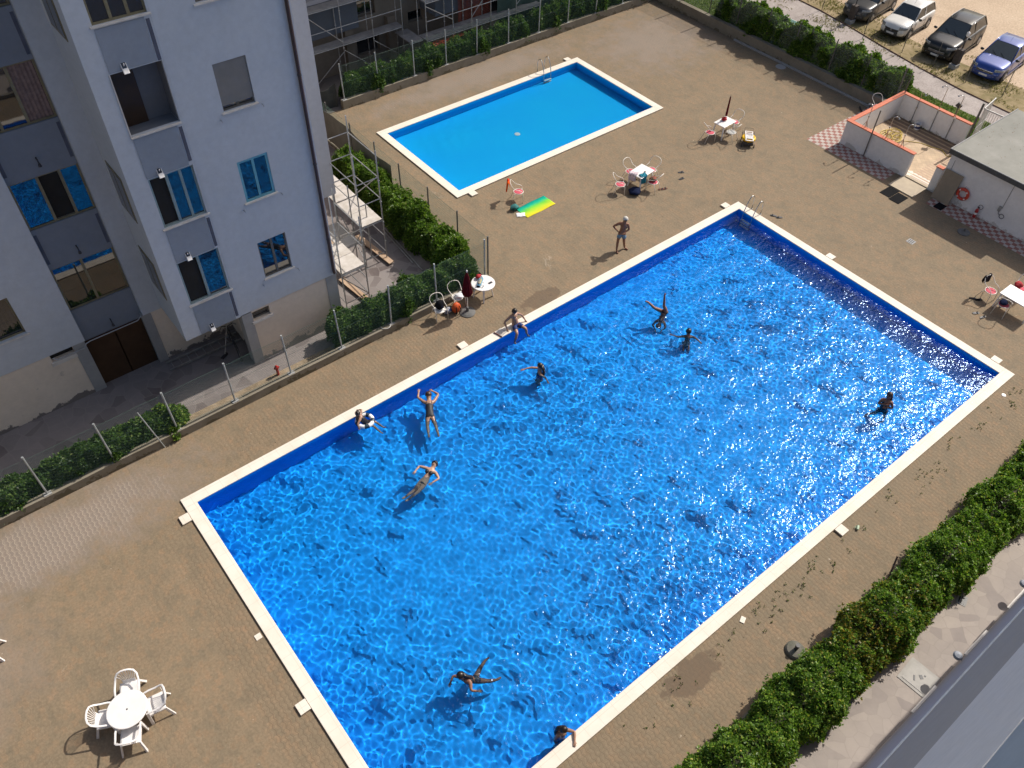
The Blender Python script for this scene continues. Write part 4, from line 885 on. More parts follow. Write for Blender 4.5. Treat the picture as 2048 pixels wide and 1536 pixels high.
# ------------------------------------------------------------------ garden furniture
M_PLAST = pmat('white_garden_plastic', (.80, .775, .755), (.74, .71, .69), 3, .38)
M_TUBEW = pmat('white_painted_tube', (.80, .74, .66), (.72, .66, .58), 6, .35)
M_PINK = pmat('pink_cushion', (.62, .10, .14), (.52, .075, .11), 5, .8)
def armchair(label, x, y, rz, group):
    t = thing('garden_armchair', label, 'chair', (x, y, 0), rz, group)
    s = MB().grid(lambda u, v: ((u-.5)*(.46 + .03*v), -.22 + .46*v, .415 - .022*math.sin(PI*u)*math.sin(PI*v) - .03*max(0, v-.8)), 10, 10)
    s.build('seat', M_PLAST, t, smooth=True, solid=.012)
    path = [(-.285, .20, .63), (-.295, .05, .655), (-.285, -.12, .665), (-.262, -.25, .73), (-.205, -.315, .81), (-.10, -.345, .845), (0, -.35, .85)]
    path += [(-a, b, c) for a, b, c in path[-2::-1]]
    rim = MB()
    for k in range(len(path)-1):                                     # flat moulded rim, 5 cm wide, running into the arms
        pass
    vs = []; fs = []
    for i, p in enumerate(path):
        p = Vector(p); q = (Vector(path[min(i+1, len(path)-1)]) - Vector(path[max(i-1, 0)])).normalized()
        out = Vector((q.y, -q.x, 0)).normalized()*-.024; up = Vector((0, 0, .012))
        vs += [p-out+up, p+out+up, p+out-up, p-out-up]
        if i:
            a = (i-1)*4; b = i*4
            fs += [(a+j, a+(j+1) % 4, b+(j+1) % 4, b+j) for j in range(4)]
    n_ = len(path)-1; fs += [(3, 2, 1, 0), (n_*4, n_*4+1, n_*4+2, n_*4+3)]
    rim.add(vs, fs); rim.build('arm_rim', M_PLAST, t, smooth=True, bevel=.006)
    b = MB(); k = 9
    for i in range(k):
        f = (i - (k-1)/2)/((k-1)/2); lo = Vector((f*.13, -.215 - .02*(1-f*f), .44)); mid = Vector((f*.155, -.262, .55))
        ang = f*1.05; hi = Vector((math.sin(ang)*.255, -.345 + .10*f*f, .845 - .10*abs(f)**2.2))
        w = .0085 if abs(f) < .95 else .012
        q = [(lo.x-w*.8, lo.y, lo.z), (lo.x+w*.8, lo.y, lo.z), (mid.x+w*.9, mid.y, mid.z), (mid.x-w*.9, mid.y, mid.z), (hi.x-w, hi.y, hi.z), (hi.x+w, hi.y, hi.z)]
        b.add(q, [(0, 1, 2, 3), (3, 2, 5, 4)])
    b.add([(-.16, -.205, .405), (.16, -.205, .405), (.165, -.25, .50), (-.165, -.25, .50)], [(0, 1, 2, 3)])
    b.build('backrest', M_PLAST, t, solid=.008)
    for sx in (-1, 1):
        l = MB().add([(sx*.262, .165, .635), (sx*.30, .165, .635), (sx*.30, .235, .635), (sx*.262, .235, .635), (sx*.275, .20, .0), (sx*.315, .20, .0), (sx*.315, .27, .0), (sx*.275, .27, .0)], [(3, 2, 1, 0), (4, 5, 6, 7), (0, 1, 5, 4), (1, 2, 6, 5), (2, 3, 7, 6), (3, 0, 4, 7)]); l.build('leg', M_PLAST, t, bevel=.006)
        l = MB().add([(sx*.20, -.16, .42), (sx*.24, -.16, .42), (sx*.24, -.22, .42), (sx*.20, -.22, .42), (sx*.27, -.28, .0), (sx*.315, -.28, .0), (sx*.315, -.35, .0), (sx*.27, -.35, .0)], [(3, 2, 1, 0), (4, 5, 6, 7), (0, 1, 5, 4), (1, 2, 6, 5), (2, 3, 7, 6), (3, 0, 4, 7)]); l.build('leg', M_PLAST, t, bevel=.006)
        MB().box(sx*.235-.012, sx*.235+.012, -.2, .2, .36, .41).build('seat_rail', M_PLAST, t)
    return t
def round_table(label, x, y, r, rz=0):
    t = thing('round_table', label, 'table', (x, y, 0), rz)
    MB().lathe([(.018, .712), (r*.6, .716), (r*.97, .718), (r, .71), (r, .685), (r*.97, .68), (r*.94, .70), (.018, .69)], 48).build('tabletop', M_PLAST, t, smooth=False)
    MB().lathe([(.0, .7125), (.022, .7135), (.024, .712)], 14).build('parasol_hole', M_DARKPL, t)
    for k in range(4):
        a = PI/4 + k*PI/2; c, s = math.cos(a), math.sin(a)
        M = Matrix.Rotation(a, 4, 'Z')
        vs = [M @ Vector(v) for v in [(r*.56, -.045, .69), (r*.66, -.045, .69), (r*.66, .045, .69), (r*.56, .045, .69), (r*.80, -.028, 0), (r*.88, -.028, 0), (r*.88, .028, 0), (r*.80, .028, 0)]]
        MB().add(vs, [(3, 2, 1, 0), (4, 5, 6, 7), (0, 1, 5, 4), (1, 2, 6, 5), (2, 3, 7, 6), (3, 0, 4, 7)]).build('leg', M_PLAST, t, bevel=.006)
    return t
ac = armchair('white slatted plastic armchair behind the round table, its back towards the pool fence', -3.50, -5.08, R(158), 'plastic armchairs round the table')
round_table('round white plastic table standing alone with four armchairs', -3.72, -5.70, .50, .35)
gp_ = 'plastic armchairs round the table'
dup(ac, (-3.12, -5.84, 0), R(80), 'white plastic armchair on the pool side of the round table, its empty seat showing', gp_)
dup(ac, (-3.93, -6.24, 0), R(-24), 'white plastic armchair nearest the camera, in front of the round table', gp_)
dup(ac, (-4.24, -5.44, 0), R(-116), 'white plastic armchair on the far left of the round table, casting a fanned shadow', gp_)
dup(ac, (-6.10, -1.62, 0), R(70), 'white plastic armchair at the left edge of the photo, only its legs in view')
def tube_chair(label, x, y, rz, group, seat=None):
    t = thing('tube_chair', label, 'chair', (x, y, 0), rz, group)
    p = [(-.25, .22, 0), (-.245, .205, .40), (-.25, .17, .56), (-.245, .06, .635), (-.235, -.06, .665), (-.265, -.17, .73), (-.275, -.25, .82), (-.22, -.32, .91), (-.12, -.355, .95), (0, -.365, .96)]
    p += [(-a, b, c) for a, b, c in p[-2::-1]]
    MB().tube(p, .014, 8).build('frame_hoop', M_TUBEW, t, smooth=True)
    for sx in (-1, 1): MB().tube([(sx*.19, -.14, .43), (sx*.21, -.2, .3), (sx*.23, -.30, 0)], .013, 7).build('rear_leg', M_TUBEW, t, smooth=True)
    MB().torus((0, .02, .435), .215, .017, 30, 8).tube([(-.245, .19, .43), (-.15, .16, .43)], .012, 6).tube([(.245, .19, .43), (.15, .16, .43)], .012, 6).build('seat_ring', M_TUBEW, t, smooth=True)
    MB().lathe([(.0, .445), (.1, .452), (.175, .447), (.2, .43), (.2, .415), (0, .41)], 28, (0, .02, 0)).build('seat_cushion', seat or M_PINK, t, smooth=True)
    return t
gc = 'white tube chairs with round seats'
tc = tube_chair('white tube chair with a bare pink seat, left of the table with the blue towel', 22.62, 3.81, R(-128), gc)
dup(tc, (23.72, 4.28, 0), R(188), 'white hoop-backed chair behind the towel table, its hoop tilting left', gc)
dup(tc, (24.62, 3.78, 0), R(98), 'white hoop-backed chair at the far right end of the towel table', gc)
dup(tc, (23.98, 3.02, 0), R(14), 'white tube chair with a bag on its pink seat, in front of the towel table', gc)
dup(tc, (29.22, 4.36, 0), R(-112), 'white tube chair with a pink seat left of the table with the thin red parasol', gc)
tg = tube_chair('white tube chair with a pale grey seat tucked under the thin parasol table', 30.12, 3.74, R(8), gc, pmat('grey_cushion', (.42, .42, .40), rough=.8))
dup(tc, (30.98, 4.28, 0), R(95), 'white hoop-backed chair right of the thin red parasol table', gc)
dup(tc, (18.56, 6.12, 0), R(-126), 'white tube chair with an orange towel over its hoop, by the small pool', gc)
dup(tc, (29.52, -10.42, 0), R(172), 'white tube chair with a black jacket hung on its hoop', gc)
dup(tc, (29.16, -11.2, 0), R(-80), 'white tube chair with a navy bag on its pink seat, beside the long table', gc)
dup(tc, (30.62, -11.1, 0), R(90), 'white tube chair half hidden behind the long table at the right edge', gc)
tw = tube_chair('cream tube chair with a black backpack on it, against the hedge wall', 11.34, 1.95, R(172), gc, M_PLAST)
dup(tw, (12.3, 2.12, 0), R(176), 'cream tube chair with a white bag, behind the closed red parasol', gc)
dup(tc, (38.15, .92, 0), R(150), 'white tube chair with a dark red seat in the corner by the shower wall', gc)
def table(label, x, y, rz, L, W_):
    t = thing('garden_table', label, 'table', (x, y, 0), rz)
    MB().box(-L/2, L/2, -W_/2, W_/2, .695, .722).build('tabletop', M_PLAST, t, bevel=.012)
    MB().box(-L/2+.05, L/2-.05, -W_/2+.05, W_/2-.05, .65, .694).build('apron', M_PLAST, t)
    for sx in (-1, 1):
        for sy in (-1, 1):
            a, b = sx*(L/2-.08), sy*(W_/2-.08); c, d = sx*(L/2-.03), sy*(W_/2-.03)
            MB().add([(a-.03, b-.03, .65), (a+.03, b-.03, .65), (a+.03, b+.03, .65), (a-.03, b+.03, .65), (c-.022, d-.022, 0), (c+.022, d-.022, 0), (c+.022, d+.022, 0), (c-.022, d+.022, 0)], [(3, 2, 1, 0), (4, 5, 6, 7), (0, 1, 5, 4), (1, 2, 6, 5), (2, 3, 7, 6), (3, 0, 4, 7)]).build('leg', M_PLAST, t)
    return t
table('white rectangular table with a blue towel and a pale cloth hanging over it', 23.82, 3.68, R(8), .98, .74)
table('white rectangular table with a thin folded red parasol stuck through it', 30.18, 4.29, R(3), .96, .66)
table('long white table cut by the right edge of the photo', 29.72, -11.48, R(90), 1.34, .84)
round_table('round white table in front of the fence corner, cluttered with beach things', 13.40, 1.90, .47, .2)

# ------------------------------------------------------------------ cloths, bags and small things
def cloth(name, label, cat, fn, nu, nv, m, loc=(0, 0, 0), rz=0, th=.006):
    o = MB().grid(fn, nu, nv).build(name, m, smooth=True, solid=th, loc=loc); o.rotation_euler.z = rz
    return tag(o, label, cat)
def grad_mat(name, axis, stops, nscale=6, amp=.12):
    m, nt, b = newmat(name); v = opos(nt); s = N(nt, 'ShaderNodeSeparateXYZ'); nt.links.new(v, s.inputs[0])
    f = math_(nt, 'ADD', s.outputs[axis], math_(nt, 'MULTIPLY', math_(nt, 'SUBTRACT', noise(nt, v, nscale, 5, .65), .5), amp*2))
    r = ramp(nt, stops); nt.links.new(f, r.inputs[0]); nt.links.new(r.outputs[0], b.inputs['Base Color'])
    b.inputs['Roughness'].default_value = .95; b.inputs['Specular IOR Level'].default_value = .1; return m
M_BEACH = grad_mat('beach_towel_cloth', 1, [(0, (.68, .56, .03)), (.22, (.48, .60, .04)), (.45, (.16, .55, .06)), (.62, (.01, .42, .24)), (.8, (.005, .22, .20)), (1, (.02, .10, .14))], 4, .10)
cloth('beach_towel', 'green, teal and yellow striped beach towel spread flat on the deck', 'towel', lambda u, v: ((u-.5)*1.66, v*.80, .014 + .012*math.sin(u*9+v*3)*math.sin(v*7+u*2) + .02*max(0, v-.88)), 40, 20, M_BEACH, (18.88, 4.83, 0), R(1.5))
for sx in (-.84, .77):
    pass
cloth('magazine', 'open white magazine lying at the foot of the beach towel', 'magazine', lambda u, v: ((u-.5)*.42, (v-.5)*.28, .012 + .018*abs(math.sin(u*2*PI))), 16, 4, grad_mat('magazine_pages', 0, [(.3, (.75, .72, .72)), (.5, (.55, .50, .55)), (.6, (.78, .75, .75))], 22, .6), (17.96, 5.14, 0), R(-30))
def lump(name, label, cat, c, r, m, seed, amp=.22, parts=(), rz=0):
    t = thing(name, label, cat, (c[0], c[1], c[2]), rz); rr = random.Random(seed); ph = [rr.uniform(0, 6) for _ in range(6)]
    mb = MB(); n, k = 20, 12
    vs = []; fs = []
    for i in range(k+1):
        for j in range(n):
            tt, a = PI*i/k, 2*PI*j/n
            q = 1 + amp*(math.sin(3*a+ph[0]+2*tt)*.5 + math.sin(5*a-3*tt+ph[1])*.35 + math.sin(4*tt+ph[2]+a)*.4)*math.sin(tt)
            vs.append((r[0]*math.sin(tt)*math.cos(a)*q, r[1]*math.sin(tt)*math.sin(a)*q, max(0, r[2]*(1-math.cos(tt))*(.92+.08*q))))
    for i in range(k):
        for j in range(n): fs.append((i*n+j, i*n+(j+1) % n, (i+1)*n+(j+1) % n, (i+1)*n+j))
    mb.add(vs, fs).build('bag_body', m, t, smooth=True)
    for pn, pm, pts, rad in parts: MB().tube(pts, rad, 6).build(pn, pm, t, smooth=True)
    return t
M_BLACKC = pmat('black_fabric', (.007, .007, .009), (.012, .012, .016), 12, .9, spec=.1); M_NAVY = pmat('navy_fabric', (.008, .011, .032), (.013, .02, .055), 8, .9, spec=.1)
M_ORANGE = pmat('orange_nylon', (.66, .10, .015), (.50, .07, .012), 6, .6); M_TEAL = pmat('teal_fabric', (.03, .22, .20), (.015, .07, .08), 14, .8)
M_RED = pmat('red_fabric', (.42, .02, .025), (.30, .012, .018), 8, .8); M_MAROON = pmat('maroon_canvas', (.12, .008, .014), (.075, .005, .009), 10, .85, spec=.15)
lump('backpack', 'teal and black beach bag beside the striped towel', 'bag', (17.96, 5.62, 0), (.20, .15, .14), M_TEAL, 3, .3, [('strap', M_BLACKC, [(-.12, .1, .1), (-.22, .02, .18), (-.1, -.12, .1)], .015)])
lump('backpack', 'black backpack standing on the cream chair by the hedge', 'backpack', (11.36, 1.93, .455), (.19, .15, .21), M_BLACKC, 5, .15, [('strap', M_NAVY, [(-.1, -.12, .1), (0, -.19, .28), (.1, -.12, .1)], .018)])
lump('backpack', 'bright orange backpack on the ground beside the parasol foot', 'backpack', (12.02, 1.80, 0), (.19, .15, .24), M_ORANGE, 6, .12, [('strap', M_BLACKC, [(.05, -.14, .4), (.1, -.18, .2), (.05, -.14, .05)], .018), ('strap', M_BLACKC, [(-.08, -.14, .4), (-.12, -.18, .2), (-.08, -.14, .05)], .018)])
lump('beach_bag', 'blue and white beach bag between the two cream chairs', 'bag', (11.74, 1.98, 0), (.17, .13, .12), pmat('blue_white_bag', (.05, .09, .24), (.60, .58, .56), 9, .7, lo=.48, hi=.52), 8, .25)
lump('carrier_bag', 'white carrier bag lying on the cream chair behind the parasol', 'bag', (12.36, 2.04, .455), (.19, .17, .07), pmat('white_bag', (.75, .74, .74), (.62, .62, .64), 14, .5), 9, .35)
lump('sports_bag', 'large dark navy sports bag on the ground under the towel table', 'bag', (23.12, 3.30, 0), (.30, .24, .15), M_NAVY, 10, .22)
lump('beach_bag', 'red and dark green beach bag on the chair in front of the towel table', 'bag', (23.98, 3.08, .455), (.17, .15, .10), pmat('red_green_bag', (.30, .04, .03), (.05, .08, .04), 9, .8, lo=.45, hi=.55), 11, .25, [('handle', pmat('straw_handle', (.5, .38, .22)), [(-.12, 0, .16), (-.06, .03, .32), (.06, .03, .32), (.12, 0, .16)], .012)])
lump('beach_bag', 'navy bag lying on the chair beside the long table', 'bag', (29.14, -11.16, .455), (.18, .14, .10), M_NAVY, 12, .22)
lump('beach_bag', 'red bag on the chair at the far side of the long table', 'bag', (30.56, -10.98, .455), (.17, .16, .13), M_RED, 13, .22)
t = thing('water_bottle', 'small turquoise bottle standing under the long table', 'bottle', (29.55, -11.05, 0)); MB().lathe([(.035, 0), (.04, .02), (.04, .17), (.018, .21)], 12).build('bottle_body', pmat('turquoise_plastic', (.03, .30, .34), rough=.3), t); MB().lathe([(.02, .21), (.02, .24)], 10).build('cap', M_WHITEPL, t)
# towels over table and chairs
M_CYAN = grad_mat('turquoise_towel_cloth', 2, [(.3, (.03, .20, .27)), (.5, (.10, .50, .62)), (.75, (.35, .70, .78))], 9, .5)
M_PALE = pmat('pale_cloth', (.66, .58, .62), (.55, .44, .46), 5, .9); M_FLAME = grad_mat('flame_towel_cloth', 0, [(.0, (.62, .05, .01)), (.35, (.75, .28, .01)), (.55, (.5, .02, .01)), (.8, (.78, .33, .02)), (1, (.4, .02, .01))], 5, .45)
def over_edge(w, top, drop, wr=.03):
    def f(u, v):
        s = v*(top+drop); x = (u-.5)*w*(1 - .15*v) + .02*math.sin(v*7)
        if s < top: return (x, -s, .012 + wr*abs(math.sin(u*11+v*4))*.6 + .02*math.sin(v*9+u*5)**2)
        d = s - top; return (x, -top - .015 - .03*math.sin(u*9+d*3)**2, .012 - d)
    return f
cloth('towel', 'crumpled turquoise towel hanging over the front edge of the white table', 'towel', over_edge(.34, .20, .36, .05), 22, 24, M_CYAN, (23.62, 3.50, .722), R(-6))
cloth('towel', 'pale pinkish cloth draped over the left corner of the towel table', 'towel', over_edge(.40, .18, .34, .04), 22, 24, M_PALE, (23.48, 3.82, .722), R(-62))
t = thing('hairbrush', 'black hairbrush lying on the towel table', 'brush', (23.86, 3.52, .74), .6); MB().ball((0, 0, .01), (.07, .045, .02)).build('head', M_DARKPL, t); MB().tube([(-.05, 0, .01), (-.2, 0, .008)], .012, 6).build('handle', M_DARKPL, t)
def drape(label, m, c, rz, w, d1, d2, z, seed):
    """towel or jacket folded over the hoop of a chair"""
    rr = random.Random(seed); ph = rr.uniform(0, 6)
    def f(u, v):
        s = (v-.5)*2; fold = .022*math.sin(u*10+ph) ; x = (u-.5)*w*(1 - .25*max(0, s))
        if s < 0: return (x, .03 + fold*.4 + .02*(-s), z + s*d1*(.9+.1*math.sin(u*6)))
        return (x, -.035 - fold - .05*s, z - s*d2*(.8 + .25*math.sin(u*5+ph)))
    return cloth('towel' if 'towel' in label else 'jacket', label, 'towel' if 'towel' in label else 'jacket', f, 18, 22, m, c, rz)
ang = R(-126); drape('orange and red towel hanging over the back of the lone chair', M_FLAME, (18.56 + .36*math.sin(ang) - .05, 6.12 - .36*math.cos(ang) + .05, .0), ang, .42, .22, .62, .975, 1)
ang = R(172); drape('black jacket hanging over the chair hoop beside the long table', M_BLACKC, (29.52 + .35*math.sin(ang), -10.42 - .35*math.cos(ang), 0), ang, .40, .35, .45, .975, 2)
# closed parasols
t = thing('parasol', 'closed dark red parasol with a white tip beside the round table', 'parasol', (12.36, 1.53, 0))
MB().lathe([(.30, 0), (.31, .03), (.22, .07), (.06, .10), (.05, .28), (.032, .28)], 28).build('foot', pmat('grey_concrete_foot', (.10, .10, .095), (.14, .135, .13), 5, .8), t)
MB().tube([(0, 0, .1), (0, 0, 2.06)], .02, 8).build('pole', M_TUBEW, t)
cp = MB(); n = 32; prof = [(.028, 2.02), (.05, 1.93), (.085, 1.75), (.115, 1.5), (.15, 1.22), (.185, .98), (.16, .93)]
vs = []; fs = []
for i, (r_, z_) in enumerate(prof):
    for j in range(n):
        a = 2*PI*j/n; q = r_*(1 + .22*math.cos(8*a)*min(1, i/2)); vs.append((q*math.cos(a), q*math.sin(a), z_ + (.05*math.cos(8*a) if i >= 5 else 0)))
for i in range(len(prof)-1):
    for j in range(n): fs.append((i*n+j, i*n+(j+1) % n, (i+1)*n+(j+1) % n, (i+1)*n+j))
cp.add(vs, fs).build('canopy', M_MAROON, t, smooth=True); MB().ball((0, 0, 2.08), (.035, .035, .045)).build('finial', M_WHITEPL, t); MB().lathe([(.12, 0), (.13, .03)], 20, (0, 0, 1.28)).build('tie', M_MAROON, t)
t = thing('parasol', 'thin folded dark red parasol stuck through the white table', 'parasol', (30.30, 4.40, 0))
MB().tube([(0, 0, .0), (0, 0, 2.0)], .016, 8).build('pole', M_TUBEW, t); MB().lathe([(.02, 1.98), (.035, 1.9), (.045, 1.5), (.055, 1.05), (.05, .95), (.02, .92)], 14).build('canopy', M_MAROON, t, smooth=True)
MB().ball((0, 0, 2.02), (.022, .022, .03)).build('finial', pmat('wood_finial', (.4, .25, .12)), t)
lump('cloth_bundle', 'bright red cloth bundle on the table round the parasol pole', 'cloth', (30.22, 4.40, .725), (.13, .11, .09), M_RED, 17, .4)
tag(MB().lathe([(.26, 0), (.27, .03), (.17, .06), (.05, .09), (.04, .2), (.03, .2)], 26).build('parasol_stand', pmat('grey_concrete_foot', (.10, .10, .095)), loc=(32.78, -7.47, 0)), 'empty round parasol foot in the shade of the white hut', 'parasol foot')
t = thing('parasol_stand', 'mossy round concrete parasol foot at the edge of the long hedge', 'parasol foot', (11.42, -15.14, 0)); MB().lathe([(.27, 0), (.28, .05), (.24, .10), (.10, .13), (.0, .13)], 28).build('slab', pmat('mossy_concrete', (.17, .155, .13), (.10, .10, .075), 5, .9), t); MB().lathe([(.05, .13), (.06, .34), (.045, .34)], 14).build('socket', M_DARKPL, t)
# things on the round table
t = thing('toy_boat', 'blue and yellow toy boat with pale upright masts on the round table', 'toy', (13.30, 1.95, .72), .7)
MB().add([(-.22, -.05, .0), (.16, -.06, 0), (.26, 0, 0), (.16, .06, 0), (-.22, .05, 0), (-.24, -.08, .08), (.18, -.09, .08), (.31, 0, .09), (.18, .09, .08), (-.24, .08, .08)], [(4, 3, 2, 1, 0), (5, 6, 7, 8, 9), (0, 1, 6, 5), (1, 2, 7, 6), (2, 3, 8, 7), (3, 4, 9, 8), (4, 0, 5, 9)]).build('hull', pmat('pale_blue_plastic', (.15, .35, .50), rough=.4), t)
MB().box(-.16, .1, -.05, .05, .085, .13).build('cabin', pmat('sand_yellow_plastic', (.55, .45, .22), rough=.5), t)
for x, h in ((-.18, .27), (-.1, .33), (-.01, .33), (.08, .28), (.18, .24)): MB().lathe([(.018, .08), (.014, .2), (.003, h)], 8, (x, 0, 0)).build('mast', pmat('pale_mast', (.66, .70, .70)), t)
tag(MB().cbox((0, 0, .008), (.16, .08, .016)).build('phone', M_DARKPL, loc=(13.62, 1.72, .722)), 'dark phone lying on the round table', 'phone')
t = thing('sunglasses', 'dark sunglasses lying on the round table in front of the toy boat', 'glasses', (13.24, 1.70, .735), .4); MB().ball((-.04, 0, 0), (.032, .01, .022)).ball((.04, 0, 0), (.032, .01, .022)).tube([(-.07, 0, .01), (-.07, .12, 0)], .005, 5).tube([(.07, 0, .01), (.07, .12, 0)], .005, 5).build('frame', M_DARKPL, t)
lump('wallet', 'black purse lying on the round table', 'purse', (13.12, 1.82, .722), (.08, .05, .025), M_BLACKC, 23, .1)
lump('beach_bag', 'small red bag on the back edge of the round table', 'bag', (13.42, 2.22, .722), (.12, .10, .09), M_RED, 24, .2)
# sandals
def sandals(label, a, b, rz, m=M_DARKPL):
    t = thing('sandals', label, 'sandals')
    for (x, y), r_ in ((a, rz), (b, rz+.3)):
        M = Matrix.Translation((x, y, .012)) @ Matrix.Rotation(r_, 4, 'Z')
        s = MB().grid(lambda u, v: tuple(M @ Vector(((u-.5)*.28, (v-.5)*(.10 - .03*math.cos(u*2*PI)*.6), .008*math.sin(u*PI)))), 10, 4).build('sole', m, t, solid=.018)
        MB().tube([M @ Vector(q) for q in ((.02, -.05, .01), (.05, -.02, .06), (.06, .02, .06), (.03, .05, .01))], .014, 6).build('strap', pmat('grey_strap', (.10, .10, .11)), s)
    return t
sandals('pair of dark sandals beside the pool ladder of the large pool', (26.95, -1.62), (27.05, -1.86), 2.2)
sandals('two dark flip-flops left lying apart in the middle of the deck', (26.09, 3.21), (25.72, 2.83), -.5)
sandals('grey sandals lying in front of the chair with the navy bag', (28.40, -10.66), (28.40, -10.96), -.6)
sandals('black shoes under the chair with the black jacket', (29.10, -10.12), (29.22, -10.30), -.9, M_BLACKC)
sandals('reddish flip-flops on the deck right of the towel table', (24.35, 2.80), (24.5, 2.74), -.6, pmat('brown_rubber', (.14, .05, .03), rough=.8))
# deck chair and yellow ring on a small cart
t = thing('beach_cart', 'small black wire cart carrying a yellow ring and a folded white slatted chair', 'cart', (30.55, 2.98, 0), R(42))
MB().box(-.34, .30, -.24, .24, .10, .26).build('crate', M_DARKPL, t, bevel=.02)
Mw = Matrix.Rotation(R(90), 4, 'X')
for x in (-.3, .3):
    for y in (-.3, .3): MB().torus((x, y, .09), .075, .018, 16, 6, M=Mw).build('wheel', M_DARKPL, t)
for y in (-.27, .27): MB().tube([(.3, y, .1), (.5, y, .12), (.58, y, .25), (.5, y, .38), (.3, y, .3)], .010, 6).build('wire_side', M_DARKPL, t)
MB().tube([(.3, -.2, .25), (.62, -.2, .5), (.62, .2, .5), (.3, .2, .25)], .010, 6).build('handle', M_DARKPL, t)
tag(MB().torus((30.55, 2.98, .33), .27, .075, 32, 12).build('swim_ring', pmat('yellow_vinyl', (.80, .48, .015), (.72, .40, .01), 4, .35), smooth=True), 'yellow inflatable ring lying on the black cart', 'swim ring')
t = thing('folding_chair', 'folded white slatted chair laid across the yellow ring', 'chair', (30.55, 2.98, .42), R(42))
f = MB()
for y in (-.17, .17): f.box(-.44, .44, y-.02, y+.02, 0, .03)
f.build('side_rails', M_PLAST, t)
for x, w_ in ((-.42, .05), (-.22, .05), (-.12, .09), (.0, .09), (.12, .05), (.25, .06), (.41, .05)): MB().box(x-w_/2, x+w_/2, -.149, .149, .002, .026).build('slat', M_PLAST, t)
MB().box(.14, .22, -.12, .12, -.03, -.004).build('strap', M_RED, t)
# pool ladders
def ladder(label, x, y, rz):
    t = thing('pool_ladder', label, 'ladder', (x, y, .06), rz)     # local +Y points away from the water
    for sx in (-.25, .25):
        p = [(sx, .42, .0), (sx, .42, .42), (sx, .40, .60), (sx, .32, .72), (sx, .22, .76), (sx, .10, .70), (sx, -.02, .48), (sx, -.12, .12), (sx, -.15, -.25), (sx, -.16, -1.0)]
        receiver(MB().tube(p, .021, 8).build('handrail', M_STEEL, t, smooth=True))
        MB().lathe([(.05, 0), (.045, .012), (.02, .014)], 14, (sx, .42, .001)).build('flange', M_STEEL, t)
    for z in (-.42, -.68, -.94): receiver(MB().box(-.24, .24, -.24, -.12, z, z+.03).build('step', M_WHITEPL, t, bevel=.008))
    return t
ladder('steel ladder at the far corner of the large pool', 26.08, -.98, R(-90))
ladder('steel ladder at the far side of the small pool', 27.0, 14.17, 0)
# odds and ends on the deck
t = thing('cup', 'pale green cup lying on its side beside the hedge side of the large pool', 'cup', (16.2, -13.8, .05), .5); MB().tube([(-.07, 0, 0), (.07, 0, 0)], [.035, .05], 14).build('cup_body', pmat('pale_green_plastic', (.45, .55, .38), rough=.4), t); MB().torus((.0, .06, 0), .03, .008, 12, 5).build('handle', pmat('pale_green_plastic', (.45, .55, .38)), t)
tag(MB().tube([(15.25, -15.5, 0), (15.75, -15.25, .75)], .028, 6).build('wooden_stake', pmat('weathered_stake', (.10, .06, .045), (.14, .09, .07), 4, .9)), 'weathered brown stake leaning out of the long hedge', 'stake')
tag(MB().tube([(7.3, -15.45, 0), (6.95, -15.6, .6)], .03, 6).build('fence_stub', M_POST), 'grey leaning fence stub at the lower end of the long hedge', 'post')
tag(MB().torus((9.25, 2.5, .375), .2, .014, 26, 6).build('cable_loop', pmat('white_cable', (.60, .58, .55), rough=.5), smooth=True), 'white cable loop lying on the low wall by the hedge', 'cable')
t = thing('drain_cover', 'pale square inspection cover in the crazy paving beside the grey facade', 'cover', (13.5, -17.75, 0), .06)
MB().box(-.42, .42, -.42, .42, 0, .012).build('frame', pmat('cast_rim', (.42, .40, .37), rough=.8), t); MB().box(-.33, .33, -.33, .33, .0125, .022).build('plate', pmat('cast_plate', (.36, .345, .32), (.42, .40, .37), 5, .7), t)
MB().cbox((-.1, .08, .026), (.16, .05, .006), .5).cbox((.06, -.04, .026), (.12, .09, .006), .9).cbox((.16, -.1, .026), (.05, .05, .006)).build('grip_slots', M_DARKPL, t)
t = thing('drain_grate', 'small slotted drain grate in the deck near the white hut', 'grate', (30.33, -6.43, 0)); MB().box(-.16, .16, -.16, .16, 0, .008).build('frame', M_CEM, t)
for k in range(3): MB().box(-.12, .12, -.10+.08*k, -.06+.08*k, .0085, .012).build('slot', M_DARKPL, t)
t = thing('wall_grate', 'small iron grate in the crazy paving at the edge of the long hedge', 'grate', (16.6, -17.2, 0), .3); MB().box(-.18, .18, -.14, .14, 0, .006).build('frame', M_CEM, t)
for k in range(3): MB().box(-.13, .13, -.09+.07*k, -.05+.07*k, .0065, .01).build('slot', M_DARKPL, t)
t = thing('step_board', 'brown board laid across the coping beside the sitting boy', 'board', (12.66, -.18, .064), R(14)); MB().box(-.17, .17, -.16, .16, 0, .02).build('plate', pmat('grey_board', (.50, .46, .42), rough=.7), t); MB().box(-.19, -.17, -.2, .2, 0, .05).build('rim', pmat('brown_rim', (.16, .05, .03), rough=.6), t)
